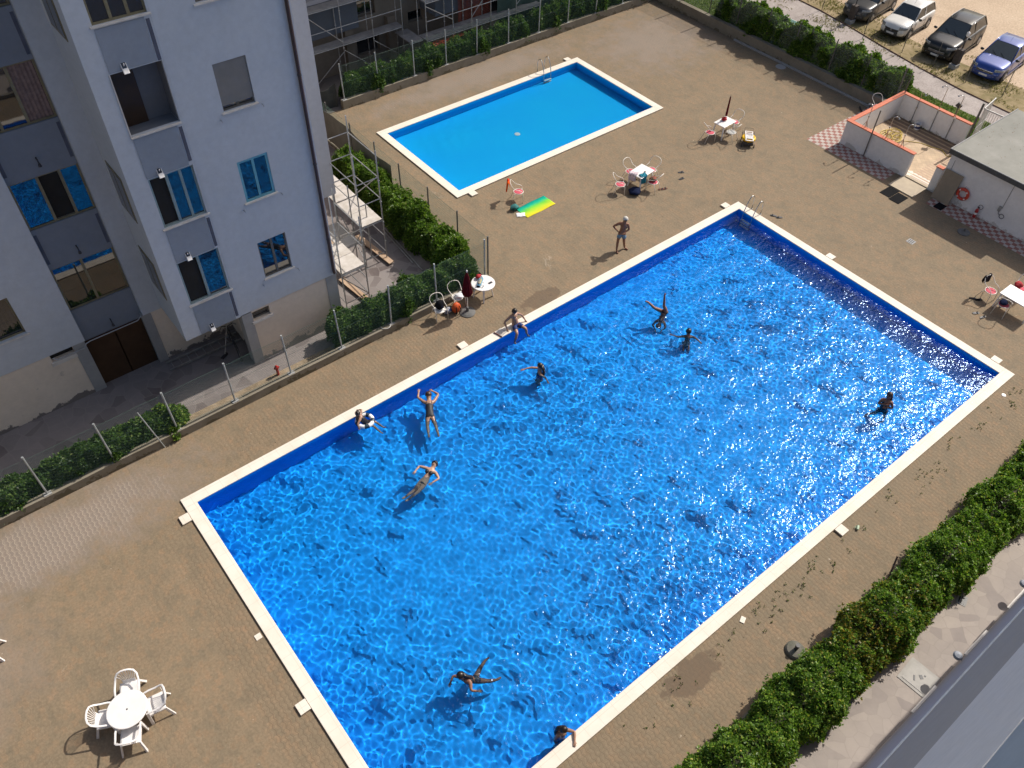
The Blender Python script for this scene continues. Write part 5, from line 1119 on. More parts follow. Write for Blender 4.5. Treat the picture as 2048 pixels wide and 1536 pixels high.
# ------------------------------------------------------------------ open showers, white hut
M_WHW = plaster('white_painted_wall', (.72, .71, .70), (.78, .77, .76), .9, (.05, (.55, .53, .50), (.62, .60, .58)))
M_TERRA = pmat('terracotta_coping', (.58, .16, .08), (.48, .13, .065), 5, .7)
def tiles():
    m, nt, b = newmat('tan_floor_tiles'); P = wpos(nt); v = mapping(nt, P, (1, 1, 1), (0, 0, R(45)))
    br = N(nt, 'ShaderNodeTexBrick'); br.offset = 0; nt.links.new(v, br.inputs['Vector']); br.inputs['Scale'].default_value = 1; br.inputs['Brick Width'].default_value = .2; br.inputs['Row Height'].default_value = .2; br.inputs['Mortar Size'].default_value = .006
    br.inputs['Color1'].default_value = (.48, .34, .20, 1); br.inputs['Color2'].default_value = (.42, .29, .165, 1); br.inputs['Mortar'].default_value = (.32, .23, .14, 1)
    n1 = ramp(nt, [(.35, (.82, .82, .82)), (.65, (1.1, 1.1, 1.1))]); nt.links.new(noise(nt, P, 2, 5), n1.inputs[0])
    s = N(nt, 'ShaderNodeSeparateXYZ'); nt.links.new(P, s.inputs[0])
    # white, brown and striped blocks let into the tiles
    q = math_(nt, 'ADD', s.outputs[0], math_(nt, 'MULTIPLY', math_(nt, 'PINGPONG', s.outputs[1], .12), 1.0))
    w1 = math_(nt, 'MULTIPLY', math_(nt, 'LESS_THAN', q, 35.12), math_(nt, 'GREATER_THAN', math_(nt, 'ABSOLUTE', math_(nt, 'SUBTRACT', s.outputs[0], 34.86)), .028))
    c = mixc(nt, 1, br.outputs['Color'], n1.outputs[0], 'MULTIPLY')
    c = mixc(nt, w1, c, (.62, .56, .48))
    st = math_(nt, 'MULTIPLY', math_(nt, 'GREATER_THAN', math_(nt, 'PINGPONG', s.outputs[0], .1), .055), math_(nt, 'LESS_THAN', s.outputs[1], -3.5))
    c = mixc(nt, math_(nt, 'MULTIPLY', st, .8), c, (.36, .22, .14))
    dk = math_(nt, 'MULTIPLY', math_(nt, 'GREATER_THAN', s.outputs[0], 37.65), math_(nt, 'GREATER_THAN', math_(nt, 'PINGPONG', s.outputs[0], .16), .05))
    c = mixc(nt, math_(nt, 'MULTIPLY', dk, .85), c, (.16, .095, .06))
    nt.links.new(c, b.inputs['Base Color']); b.inputs['Roughness'].default_value = .55; return m
o = sheet('shower_floor', [(34.4, 38.95, -4.95, .12)], .03, tiles())
t = thing('shower_enclosure', 'white walled open shower yard with a terracotta coping', 'shower yard')
H_ = 1.2
for nm, b_ in (('front_wall', (34.36, 34.54, -3.38, .30)), ('side_wall', (34.545, 38.94, .12, .30)), ('back_wall', (38.945, 39.12, -3.55, .30)), ('wall_stub', (34.36, 34.54, -4.93, -4.60))):
    MB().box(*b_, -.02, H_).build(nm, M_WHW, t)
for b_ in ((34.33, 34.57, -3.41, .33), (34.575, 38.91, .09, .33), (38.915, 39.15, -3.58, .33), (34.33, 34.57, -4.93, -4.57)): MB().box(*b_, H_+.001, H_+.05).build('coping', M_TERRA, t, bevel=.01)
t = thing('entrance_step', 'pale beige step at the opening of the shower yard', 'step', (0, 0, 0)); MB().box(33.2, 34.34, -4.6, -3.3, -.01, .05).build('tread', pmat('beige_step', (.46, .38, .27), (.40, .33, .24), 3, .8), t); MB().box(34.36, 34.54, -4.59, -3.42, -.01, .09).build('threshold', pmat('beige_step', (.46, .38, .27)), t)
def mat_rug(name, label, x0, x1, y0, y1, rz=0):
    o = MB()
    o.box(-(x1-x0)/2, (x1-x0)/2, -(y1-y0)/2, -.01, 0, .014).box(-(x1-x0)/2+.1, (x1-x0)/2+.1, .01, (y1-y0)/2, 0, .014)
    o = o.build(name, pmat('black_rubber', (.009, .009, .010), (.014, .014, .015), 18, .9, spec=.08), loc=((x0+x1)/2, (y0+y1)/2, .002), bevel=.004); o.rotation_euler.z = rz; return tag(o, label, 'mat')
mat_rug('rubber_mat', 'black rubber mats laid side by side in front of the entrance step', 32.25, 33.05, -4.5, -3.42)
tag(MB().box(-.26, .26, -.2, .2, 0, .012).build('door_mat', pmat('black_rubber', (.014, .014, .015)), loc=(33.65, -5.75, .005)), 'small black mat lying in front of the leaning board', 'mat')
def shower(label, x, y, z0, z1, hd, bracket=True, group='shower poles'):
    t = thing('shower', label, 'shower', (x, y, 0), 0, group); c = Vector(hd)
    p = [(0, 0, z0), (0, 0, z1-.1), c*.04 + Vector((0, 0, z1-.02)), c*.12 + Vector((0, 0, z1)), c*.24 + Vector((0, 0, z1-.03))]
    MB().tube(p, .016, 7).build('pipe', M_STEEL, t, smooth=True)
    MB().lathe([(.015, .04), (.05, .0), (.05, -.012)], 12, tuple(c*.25 + Vector((0, 0, z1-.08)))).build('shower_head', M_STEEL, t)
    if bracket:
        b = MB()
        for q in ((-.05, -.16), (.05, .16), (.14, 0)): b.tube([(0, 0, z0+.36), (q[0], q[1], z0+.01)], .009, 5)
        b.build('bracket', M_POSTD, t)
    MB().cbox((.0, .0, (z0+z1)/2), (.05, .07, .05)).build('valve', M_STEEL, t); return t
shower('shower pole on the front wall of the shower yard, nearest the chair corner', 34.46, -.62, H_+.05, 2.42, (.3, .95, 0))
shower('middle shower pole on the front wall of the shower yard', 34.46, -1.78, H_+.05, 2.38, (.6, -.8, 0))
shower('shower pole on the front wall nearest the opening', 34.46, -2.62, H_+.05, 2.36, (.8, -.6, 0))
shower('short shower pipe on the back wall, left of the bucket', 38.86, -.75, .03, 1.75, (-.3, -.9, 0), False)
shower('tall shower pipe with a white head rising above the back wall', 38.88, -1.82, .03, 2.48, (-.5, .85, 0), False)
shower('tall shower pipe beside the black lamp on the back wall', 38.88, -2.72, .03, 2.40, (-.5, .85, 0), False)
t = thing('floodlight', 'small black floodlight fixed above the back wall of the showers', 'lamp', (39.0, -2.62, 1.25)); MB().cbox((0, 0, .55), (.12, .26, .22), .2, 0, .5).build('housing', M_DARKPL, t, bevel=.015); MB().tube([(.0, 0, 0), (0, 0, .5)], .02, 6).build('pole', M_POSTD, t)
for (x, y, h, r_, lb) in ((34.28, -1.15, 2.43, .03, 'tall dark post in front of the shower wall'), (38.85, -3.72, 2.44, .055, 'thick dark post at the open end of the shower back wall'), (39.2, .62, 2.3, .045, 'grey post between the shower wall and the hedge')):
    t = thing('post', lb, 'post', (x, y, 0)); MB().tube([(0, 0, 0), (0, 0, h)], r_, 8).build('shaft', M_POSTD, t); MB().lathe([(r_*1.15, 0), (r_*1.15, .02)], 8, (0, 0, h)).build('cap', M_POSTD, t)
for x, y, h in ((36.1, -1.3, 1.5),):
    pass
# yellow hose, bucket
rr = random.Random(5); pts = []
for k in range(150):
    a = k*.36; r_ = .30 + .22*math.sin(k*.13) + rr.uniform(-.03, .03); pts.append((36.95 + r_*math.cos(a)*1.35 + .25*math.sin(k*.05), -.75 + r_*math.sin(a)*.9 - .5*(k/150), .05 + .02*abs(math.sin(k*.9)) + .0004*k))
pts += [(37.2, -1.7, .05), (37.6, -2.2, .045), (37.7, -2.7, .045), (37.9, -3.2, .045), (37.6, -3.6, .045), (38.0, -4.1, .045), (37.7, -4.5, .045), (38.1, -4.8, .045)]
cu = pts
tag(MB().tube(cu, .017, 6).build('garden_hose', pmat('yellow_hose', (.58, .42, .06), (.48, .34, .05), 5, .5), smooth=True), 'tangled yellow garden hose on the shower floor', 'hose')
t = thing('bucket', 'white paint bucket standing against the shower back wall', 'bucket', (38.6, -1.28, .03)); MB().lathe([(.13, 0), (.155, .28), (.165, .28), (.165, .30), (.145, .29), (.12, .02), (0, .02)], 22).build('bucket_body', M_WHITEPL, t); MB().lathe([(.146, .08), (.152, .2)], 22, mi=0).build('label_band', pmat('blue_band', (.05, .06, .16)), t)
MB().tube([(-.165, 0, .28), (-.15, .1, .36), (0, .16, .40), (.15, .1, .36), (.165, 0, .28)], .005, 5).build('handle', M_STEEL, t)
tag(MB().tube([(38.05, 1.75, .06), (37.1, .75, .05)], .04, 8).build('drain_hose', M_DARKPL), 'black pipe lying across the corner by the right wall', 'pipe')
# white gate, two leaves
t = thing('gate', 'white metal gate with thin bars standing open beside the hut', 'gate', (38.95, -3.8, 0))
for nm, ang, L_ in (('gate_leaf', R(-88), 1.1), ('gate_leaf', R(8), 1.4)):
    M = Matrix.Rotation(ang, 4, 'Z'); f = MB()
    f.box(.04, L_, -.02, .02, 2.16, 2.22, M=M).box(.04, L_, -.015, .015, .12, .17, M=M).box(.04, L_, -.012, .012, 1.1, 1.13, M=M)
    for k in range(int(L_/.11)): f.box(.08+.11*k, .095+.11*k, -.008, .008, .16, 2.17, M=M)
    f.build(nm, pmat('white_gate_paint', (.62, .60, .56), rough=.5), t)
# hut
def roof_mat():
    m, nt, b = newmat('felt_roof'); P = wpos(nt)
    r = ramp(nt, [(.3, (.19, .19, .165)), (.55, (.24, .235, .205)), (.75, (.29, .28, .25))]); nt.links.new(noise(nt, P, .7, 7, .65), r.inputs[0])
    sp = ramp(nt, [(.74, 0.0), (.76, 1.0)]); nt.links.new(noise(nt, P, 6, 2), sp.inputs[0])
    nt.links.new(mixc(nt, sp.outputs[0], r.outputs[0], (.16, .06, .03)), b.inputs['Base Color']); b.inputs['Roughness'].default_value = .85; bump(nt, b, noise(nt, P, 30, 3), .3, .01); return m
t = thing('flat_roofed_hut', 'low white hut with a flat grey roof beside the showers', 'hut')
MB().box(34.32, 39.6, -22, -5.0, -.02, 2.2).build('wall', M_WHW, t)
M_RF = roof_mat()
MB().box(34.06, 39.75, -8.95, -4.92, 2.201, 2.42).build('roof', M_RF, t); MB().box(34.06, 34.10, -8.95, -4.92, 2.421, 2.45).box(34.10, 39.75, -4.96, -4.92, 2.421, 2.45).build('roof_edge', M_CEM, t)
MB().box(34.9, 39.75, -22, -8.951, 2.201, 2.30).build('lower_roof', M_RF, t)
MB().box(34.055, 34.059, -8.95, -4.92, 2.21, 2.415).build('fascia', pmat('dark_fascia', (.06, .06, .06), (.09, .09, .085), 3, .7), t)
lp, (V, F) = o_rl; V[:, 2] = 2.43 + np.abs(V[:, 2]-2.476)*.3
o = npmesh('roof_leaves', V, F, leaf_mat('dead_roof_leaves', [(0, (.08, .05, .02)), (.5, (.25, .08, .04)), (1, (.3, .2, .1))], .8)); o['kind'] = 'stuff'; o['label'] = 'dead leaves scattered on the hut roof'
MB().tube([(34.30, -5.25, 1.9), (34.30, -5.25, .9)], .008, 5).tube([(34.30, -7.98, .9), (34.30, -7.98, 2.2)], .008, 5).build('cable', M_POSTD, t)
Mr = Matrix.Rotation(R(90), 4, 'Y')
t = thing('life_ring', 'red life ring with white bands hanging on the white hut wall', 'life ring', (34.23, -6.22, .70))
MB().torus((0, 0, 0), .235, .07, 40, 12, M=Mr).build('ring', pmat('life_ring_red', (.55, .06, .03), (.48, .045, .025), 5, .5), t, smooth=True)
for k in range(4):
    a = PI/4 + k*PI/2; b = MB()
    for i in range(4):
        a2 = a - .12 + .08*i
    Mk = Matrix.Rotation(a, 4, 'X'); MB().torus((0, 0, 0), .0735, .004, 20, 6, M=Matrix.Translation((0, 0, 0)) @ Mk @ Matrix.Translation((0, .235, 0)) @ Matrix.Rotation(0, 4, 'Z') @ Matrix.Scale(9, 4, (0, 1, 0)) @ Matrix.Rotation(R(90), 4, 'X')).build('band', M_WHITEPL, t)
MB().tube([(-.05, .0, .27), (-.02, .02, .34), (.05, .02, .36)], .008, 5).build('hook', M_DARKPL, t)
t = thing('fire_extinguisher', 'red fire extinguisher with a coiled hose at the foot of the hut wall', 'fire extinguisher', (34.18, -7.12, .0))
MB().lathe([(.07, 0), (.075, .02), (.075, .36), (.05, .43), (.02, .46), (.02, .5)], 18).build('cylinder', pmat('red_enamel', (.38, .02, .02), rough=.3), t, smooth=True); MB().lathe([(.0765, .17), (.0765, .27)], 18).build('paper_label', M_WHITEPL, t)
MB().torus((-.01, -.08, .58), .10, .012, 20, 6, M=Mr).build('hose', M_DARKPL, t); MB().cbox((0, 0, .52), (.03, .10, .04)).build('handle', M_DARKPL, t)
t = thing('socket_box', 'grey switch box with a loop of cable on the hut wall', 'switch box', (34.28, -7.9, .86)); MB().box(-.03, .03, -.06, .06, -.12, .12).build('box', pmat('grey_box', (.33, .33, .32), rough=.5), t, bevel=.008)
MB().torus((0, -.22, -.28), .1, .012, 20, 6, M=Mr).tube([(0, 0, -.12), (0, -.05, -.24), (0, -.13, -.27)], .01, 5).build('cable', M_DARKPL, t)
t = thing('leaning_board', 'brown board leaning against the hut wall', 'board', (33.98, -5.5, 0)); MB().cbox((.13, 0, .72), (.03, .86, 1.44), 0, 0, 0, R(10.5)).build('panel', plaster('board_brown', (.26, .215, .16), (.32, .265, .20), 2), t)
# table tennis table on the path
t = thing('table_tennis_table', 'green table tennis table standing on the footpath behind the hedge', 'table', (41.25, 10.0, 0), R(2))
for sy in (-1, 1):
    h = MB().box(-.72, .72, min(0, sy*1.42)+.004, max(0, sy*1.42)-.004, .72, .75).build('table_half', pmat('dull_green_top', (.085, .20, .17), (.07, .17, .145), 2, .5), t)
MB().box(-.75, -.722, -1.42, 1.42, .72, .754).box(.722, .75, -1.42, 1.42, .72, .754).box(-.012, .012, -1.42, 1.42, .7505, .753).box(-.75, .75, -1.45, -1.421, .72, .754).box(-.75, .75, 1.421, 1.45, .72, .754).build('white_lines', M_WHITEPL, t)
MB().box(-.78, .78, -.006, .006, .756, .89).build('net', pmat('pale_net', (.45, .5, .48)), t)
for x in (-.6, .6):
    for y in (-1.1, 1.1): MB().box(x-.03, x+.03, y-.03, y+.03, 0, .72).build('leg', M_POSTD, t)
lump('sports_bag', 'small dark bag lying on the table tennis table', 'bag', (41.45, 9.65, .755), (.14, .12, .09), pmat('dark_green_bag', (.02, .06, .03)), 31, .2)
# posts and slim stakes between path and car park
gpp = 'thin posts along the verge'
for i, (x, y, h, lb) in enumerate(((46.1, 10.3, 1.6, 'thin wooden post on the verge farthest from the hut'), (45.85, 8.35, .95, None), (44.9, 6.45, 1.6, 'thin post on the verge in front of the white hatchback'), (45.3, 4.05, 1.75, 'thin post between the white and the black car'), (45.25, 2.0, 1.4, 'bent green stake in front of the black car'), (45.15, -.1, 1.5, 'slim post in front of the blue car'), (45.35, -2.15, 1.5, 'slim post right of the blue car'))):
    if lb is None: continue
    t = thing('verge_post', lb, 'post', (x, y, 0), 0, gpp); MB().tube([(0, 0, 0), (.02, .01, h*.5), (.0, .0, h)], .022, 6).build('shaft', M_POSTD, t)
for x, y, lb in ((46.1, 8.2, 'thick dark pillar with a lantern in front of the grey car'), (46.2, 1.25, 'thick dark pillar with a lantern between the black and the blue car')):
    t = thing('lantern_pillar', lb, 'pillar', (x, y, 0)); MB().box(-.16, .16, -.16, .16, 0, 1.05).build('pillar', pmat('dark_brick', (.055, .045, .04), (.09, .07, .06), 6, .9), t); MB().box(-.30, .18, -.2, .2, -.01, .22).build('plinth', M_CEM, t)
    MB().tube([(0, 0, 1.05), (0, 0, 1.75)], .03, 6).build('stem', M_DARKPL, t); MB().lathe([(.04, 0), (.09, .06), (.09, .22), (.03, .28)], 12, (0, 0, 1.75)).build('lantern', M_WHITEPL, t)
tag(MB().tube([(46.15, 13, .02), (45.95, 10.4, .03), (45.5, 7.5, .02), (45.0, 5.2, .03), (44.5, 2.3, .02), (44.15, -.5, .03), (44.0, -5, .02)], .04, 5).build('kerb_edge', pmat('rusty_edging', (.16, .09, .06), (.22, .14, .10), 4, .9)), 'rusty edging between the footpath and the verge', 'edging')
# ------------------------------------------------------------------ parked cars (front towards -X in their own space)
M_TYRE = pmat('tyre_rubber', (.018, .018, .018), (.03, .03, .03), 8, .85); M_RIM = pmat('alloy_rim', (.45, .45, .46), (.35, .35, .36), 6, .35, metal=.8)
def carglass():
    m, nt, b = newmat('car_glass'); b.inputs['Base Color'].default_value = (.010, .016, .017, 1); b.inputs['Roughness'].default_value = .04; b.inputs['IOR'].default_value = 1.75
    return m
M_CGL = carglass(); M_PLATE = pmat('number_plate', (.62, .63, .64), (.55, .56, .58), 20, .4); M_LAMP = pmat('headlamp_glass', (.32, .35, .38), (.20, .22, .25), 14, .12, coat=.6); M_BLK = pmat('black_trim', (.016, .016, .017), (.024, .024, .025), 10, .45)
def car(label, x, y, rz, L, W_, H, hood_z, belt, xs, paint, bumper, roof=None, rails=False, grille_bar=True, light='slim'):
    """xs = (windscreen foot, windscreen top, rear roof end, rear glass foot) from the front bumper"""
    t = thing('parked_car', label, 'car', (x, y, 0), rz, 'cars parked along the verge')
    a, b_, c, d = xs; w = W_/2; n = 22; m = 9
    def prof(s):                                                    # top height of the lower body along the car
        if s < .10: return .52 + (hood_z-.18-.52)*(s/.10)
        if s < .35: q = (s-.10)/.25; return hood_z - .18 + .14*math.sin(q*PI/2)
        if s < a: q = (s-.35)/(a-.35); return hood_z - .04 + (belt-hood_z+.04)*q
        if s < L-.18: return belt + .02*((s-a)/(L-a))
        return belt + .02 - .10*((s-(L-.18))/.18)**2
    def halfw(s):
        f = 1 - .20*max(0, 1-s/.75)**2.2 - .10*max(0, 1-(L-s)/.55)**2
        return w*f
    st = [0, .03, .08, .16, .28, .45, .7, 1.0, a-.02, a+.2, 1.8, 2.2, 2.6, 3.0, L-.7, L-.4, L-.2, L-.08, L-.02, L]
    st = sorted(set(round(s, 3) for s in st)); V = []; 
    for s in st:
        hw, zt = halfw(s), prof(s); zb = .22 + .10*max(0, 1-s/.3) + .12*max(0, 1-(L-s)/.3)
        ee = .0
        ring = [(0, zb), (hw*.86, zb), (hw*.97, zb+.08), (hw, zb+.22), (hw*1.0, (zb+zt)/2+.06), (hw*.985, zt-.14), (hw*.95, zt-.04), (hw*.86, zt), (hw*.45, zt+.025), (0, zt+.032)]
        V.append([(s, y_, z_) for y_, z_ in ring] + [(s, -y_, z_) for y_, z_ in ring[-2:0:-1]])
    k = len(V[0]); vs = [p for r_ in V for p in r_]; fs = []
    for i in range(len(V)-1):
        for j in range(k): fs.append((i*k+j, i*k+(j+1) % k, (i+1)*k+(j+1) % k, (i+1)*k+j))
    fs += [tuple(range(k-1, -1, -1)), tuple((len(V)-1)*k+j for j in range(k))]
    body = MB().add(vs, fs).build('body', paint, t, smooth=True, sub=1)
    # cabin shell with its glass
    gh = [(a, .90, belt-.03), (b_, .72, H-.03), ((b_+c)/2, .735, H), (c, .70, H-.05), (d, .86, belt-.03)]
    V = []
    for s, f, z in gh: V.append([(s, -w*f, z), (s, -w*f*.5, z+.012), (s, 0, z+.016), (s, w*f*.5, z+.012), (s, w*f, z)])
    def sec(i): return V[i]
    rf = MB(); vs = [p for i in (1, 2, 3) for p in V[i]]
    rf.add(vs, [(q*5+j, q*5+j+1, (q+1)*5+j+1, (q+1)*5+j) for q in range(2) for j in range(4)]).build('roof', roof or paint, t, smooth=True, solid=.03, bevel=.01)
    sh = MB()                                                        # pillars: thin body coloured bars along the glass edges
    for sy in (-1, 1):
        e = [(gh[i][0], sy*w*gh[i][1], gh[i][2]) for i in range(5)]
        sh.tube([e[0], e[1], e[2], e[3], e[4]], .032, 6)
    sh.build('pillars', paint, t, smooth=True)
    gl = MB()
    gl.add([V[0][0], V[0][2], V[0][4], V[1][4], V[1][2], V[1][0]], [(0, 1, 4, 5), (1, 2, 3, 4)]); gl.build('windscreen', M_CGL, t)
    MB().add([V[3][0], V[3][2], V[3][4], V[4][4], V[4][2], V[4][0]], [(0, 1, 4, 5), (1, 2, 3, 4)]).build('rear_window', M_CGL, t)
    for sy in (-1, 1):
        e = [Vector((gh[i][0], sy*w*gh[i][1], gh[i][2])) for i in range(5)]
        poly = [e[0] + Vector((.06, 0, 0)), e[4] - Vector((.06, 0, 0)), e[3] + Vector((-.04, 0, -.03)), e[2] + Vector((0, 0, -.04)), e[1] + Vector((.05, 0, -.03))]
        MB().add(poly, [(0, 1, 2, 3, 4)]).build('side_window', M_CGL, t)
        xm = (a + c)/2 + .12; zt_ = H - .05
        MB().add([(xm-.04, sy*(w*.882), belt-.03), (xm+.04, sy*(w*.882), belt-.03), (xm+.03, sy*(w*.738), zt_), (xm-.03, sy*(w*.738), zt_)], [(0, 1, 2, 3)]).build('window_pillar', paint, t, solid=.02)
        mr = MB(); mr.ball((a+.28, sy*(w+.09), belt+.06), (.07, .11, .075), 12, 8).build('wing_mirror', bumper if paint is not bumper else M_BLK, t, smooth=True)
        # sill, door joints, handle
        MB().box(.85, L-.85, sy*w*1.0-.012, sy*w*1.0+.012, .215, .30).build('sill', bumper, t)
        ds = MB()
        for xx in (a+.12, xm, min(xm+1.0, L-1.0)): ds.box(xx-.006, xx+.006, sy*w-.006, sy*w+.004, .36, belt-.06)
        ds.build('door_joints', M_BLK, t); MB().box(xm-.30, xm-.12, sy*(w-.005)-.012, sy*(w-.005)+.012, belt-.19, belt-.165).build('door_handle', M_BLK, t)
        for xw in (.80, L-.78):
            r_ = .31 if H < 1.55 else .345
            MB().tube([(xw, sy*(w-.20), r_+.01), (xw, sy*(w*halfw(xw)/w+.004), r_+.01)], r_+.065, 26).build('wheel_arch', M_BLK, t)
            wh = MB().tube([(xw, sy*(halfw(xw)-.18), r_), (xw, sy*(halfw(xw)-.02), r_), (xw, sy*(halfw(xw)+.012), r_)], [r_, r_, r_-.03], 26).build('wheel', M_TYRE, t, smooth=False)
            rm = MB().tube([(xw, sy*(halfw(xw)+.0), r_), (xw, sy*(halfw(xw)+.02), r_)], [r_*.62, r_*.55], 20)
            for q in range(5):
                an = 2*PI*q/5; rm.cbox((xw + r_*.34*math.cos(an), sy*(halfw(xw)+.022), r_ + r_*.34*math.sin(an)), (r_*.5, .012, .05), 0, 0, 0, -an)
            rm.build('rim', M_RIM, wh)
        if rails: MB().tube([(b_+.15, sy*w*.70, H+.03), (b_+.3, sy*w*.71, H+.065), (c-.3, sy*w*.70, H+.06), (c-.1, sy*w*.69, H)], .016, 6).build('roof_rail', M_RIM, t)
        # headlamp wrapped round the corner
        zz = prof(.2) - .07; hl = MB(); hh = .075 if light == 'slim' else .10
        hl.grid(lambda u, v: ((.005 + .42*u**1.8 - .018), sy*(halfw(.01 + .42*u**1.8)*(.66 + .345*min(1, u*1.5)) + .004), zz - hh + (2*hh*(1-.35*u))*v + .03*u), 10, 4).build('headlight', M_LAMP, t, smooth=True, solid=.02)
        MB().ball((.05, sy*w*.60, .40), (.05, .06, .04), 10, 6).build('fog_lamp', M_LAMP, t)
        MB().box(L-.12, L+.004, sy*w*.62 - .13, sy*w*.62 + .13, belt-.26, belt-.10).build('tail_light', M_RED, t)
    bf = MB(); bf.grid(lambda u, v: (-.022 + .30*abs(2*u-1)**3.2, (2*u-1)*w*.90, .24 + .27*v), 16, 3).build('front_bumper', bumper, t, smooth=True, solid=.04)
    gr = MB().grid(lambda u, v: (-.030 + .06*abs(2*u-1)**3, (2*u-1)*w*.52, .50 + .13*v), 10, 3).build('grille', M_BLK, t, smooth=True, solid=.02)
    if grille_bar:
        for z in (.53, .575, .62): MB().tube([(-.048 + .06*abs(q)**3, q*w*.52, z) for q in (-1, -.6, 0, .6, 1)], .008, 5).build('grille_bar', M_RIM, gr)
    MB().torus((-.06, 0, .585), .045, .012, 18, 6, M=Matrix.Rotation(R(90), 4, 'Y')).build('badge', M_RIM, t)
    MB().cbox((-.066, 0, .40), (.015, .46, .10)).build('number_plate', M_PLATE, t)
    wp = MB()
    for y0 in (-.45, .05): wp.tube([(a+.04, y0*w, belt+.035), (a+.30, y0*w+.45*w, belt + .035 + (H-belt)*.28)], .01, 4)
    wp.build('wipers', M_BLK, t)
    MB().tube([(b_+.25 if H < 1.5 else c-.3, 0, H+.02), ((b_+.42) if H < 1.5 else c-.15, 0, H+.20)], .006, 4).build('aerial', M_BLK, t)
    MB().box(.3, L-.3, -w*.8, w*.8, .15, .24).build('underbody', M_BLK, t)
    return t
def paint(name, c, metal=.0, rough=.28):
    return pmat(name, c, tuple(x*.9 for x in c), 1.5, rough, metal=metal, coat=.8)
M_CW = paint('white_car_paint', (.70, .68, .64)); M_CB = pmat('black_car_paint', (.008, .009, .010), (.011, .012, .013), 1.5, .3, spec=.35, coat=.35); M_CBL = paint('blue_car_paint', (.010, .045, .25), .25, .3); M_CG = pmat('grey_car_paint', (.05, .05, .05), (.06, .06, .06), 1.5, .32, metal=.2, spec=.4, coat=.4)
M_BUMP = pmat('dark_bumper_plastic', (.035, .038, .035), (.05, .052, .05), 5, .6)
car('dark grey hatchback cut off by the upper edge, parked left of the white car', 46.25, 8.25, R(6), 4.2, 1.76, 1.50, .95, .98, (1.15, 1.95, 3.7, 4.1), M_CG, M_CG)
car('white three-door hatchback with a dark unpainted bumper', 46.15, 5.55, R(5), 3.8, 1.64, 1.46, .92, .94, (1.12, 1.80, 3.45, 3.74), M_CW, M_BUMP, grille_bar=False, light='tall')
car('black sport utility car with silver roof rails', 45.85, 2.42, R(6), 4.45, 1.85, 1.66, 1.05, 1.08, (1.25, 2.10, 3.95, 4.38), M_CB, M_CB, rails=True)
car('metallic blue car nearest the hut in the parked row', 46.0, -.48, R(6), 4.25, 1.80, 1.44, .92, .94, (1.20, 2.15, 3.5, 4.15), M_CBL, M_CBL)
# ------------------------------------------------------------------ people
def skin_mat(name, c, r=.5):
    m, nt, b = newmat(name); v = wpos(nt)
    rr = ramp(nt, [(.3, c), (.7, tuple(x*.82 for x in c))]); nt.links.new(noise(nt, v, 9, 4), rr.inputs[0]); nt.links.new(rr.outputs[0], b.inputs['Base Color'])
    b.inputs['Roughness'].default_value = r; b.inputs['Specular IOR Level'].default_value = .4; return m
SK_TAN = skin_mat('tanned_skin', (.27, .125, .075)); SK_MID = skin_mat('wet_skin', (.40, .23, .155), .35); SK_PALE = skin_mat('pale_skin', (.50, .31, .22), .4)
H_DARK = pmat('dark_wet_hair', (.010, .007, .006), (.022, .014, .010), 14, .35); H_BROWN = pmat('brown_hair', (.035, .016, .009), (.06, .028, .015), 14, .45); H_WHITE = pmat('white_hair', (.62, .58, .52), (.5, .47, .42), 14, .7)
S_BLACK = pmat('black_swimsuit', (.012, .012, .016), (.02, .02, .025), 9, .6); S_NAVY = pmat('navy_swimsuit', (.012, .025, .09), (.02, .035, .13), 9, .6); S_BLUE = pmat('light_blue_shorts', (.16, .27, .38), (.10, .18, .27), 6, .8); S_WHITE = pmat('white_swim_top', (.70, .68, .68), (.6, .58, .58), 9, .6); S_DKBLUE = pmat('blue_shorts', (.015, .04, .17), (.01, .025, .11), 6, .8)
EYE = pmat('dark_eye', (.01, .008, .008), rough=.3); LIP = pmat('lip', (.30, .09, .07), rough=.5)
def grow(name, verts, edges, rad, m, parent, root=0, sub=1):
    me = bpy.data.meshes.new(name); me.from_pydata([tuple(v) for v in verts], edges, []); me.materials.append(m)
    o = bpy.data.objects.new(name, me); COL.objects.link(o); o.parent = parent
    md = o.modifiers.new('skin', 'SKIN'); md.use_smooth_shade = True; md.branch_smoothing = .3
    if not me.skin_vertices: raise RuntimeError('no skin layer')
    for i, q in enumerate(me.skin_vertices[0].data): q.radius = (rad[i], rad[i]); q.use_root = (i == root)
    s = o.modifiers.new('sub', 'SUBSURF'); s.levels = s.render_levels = sub
    return receiver(o)
V3 = lambda *a: Vector(a)
BULK = 1.17
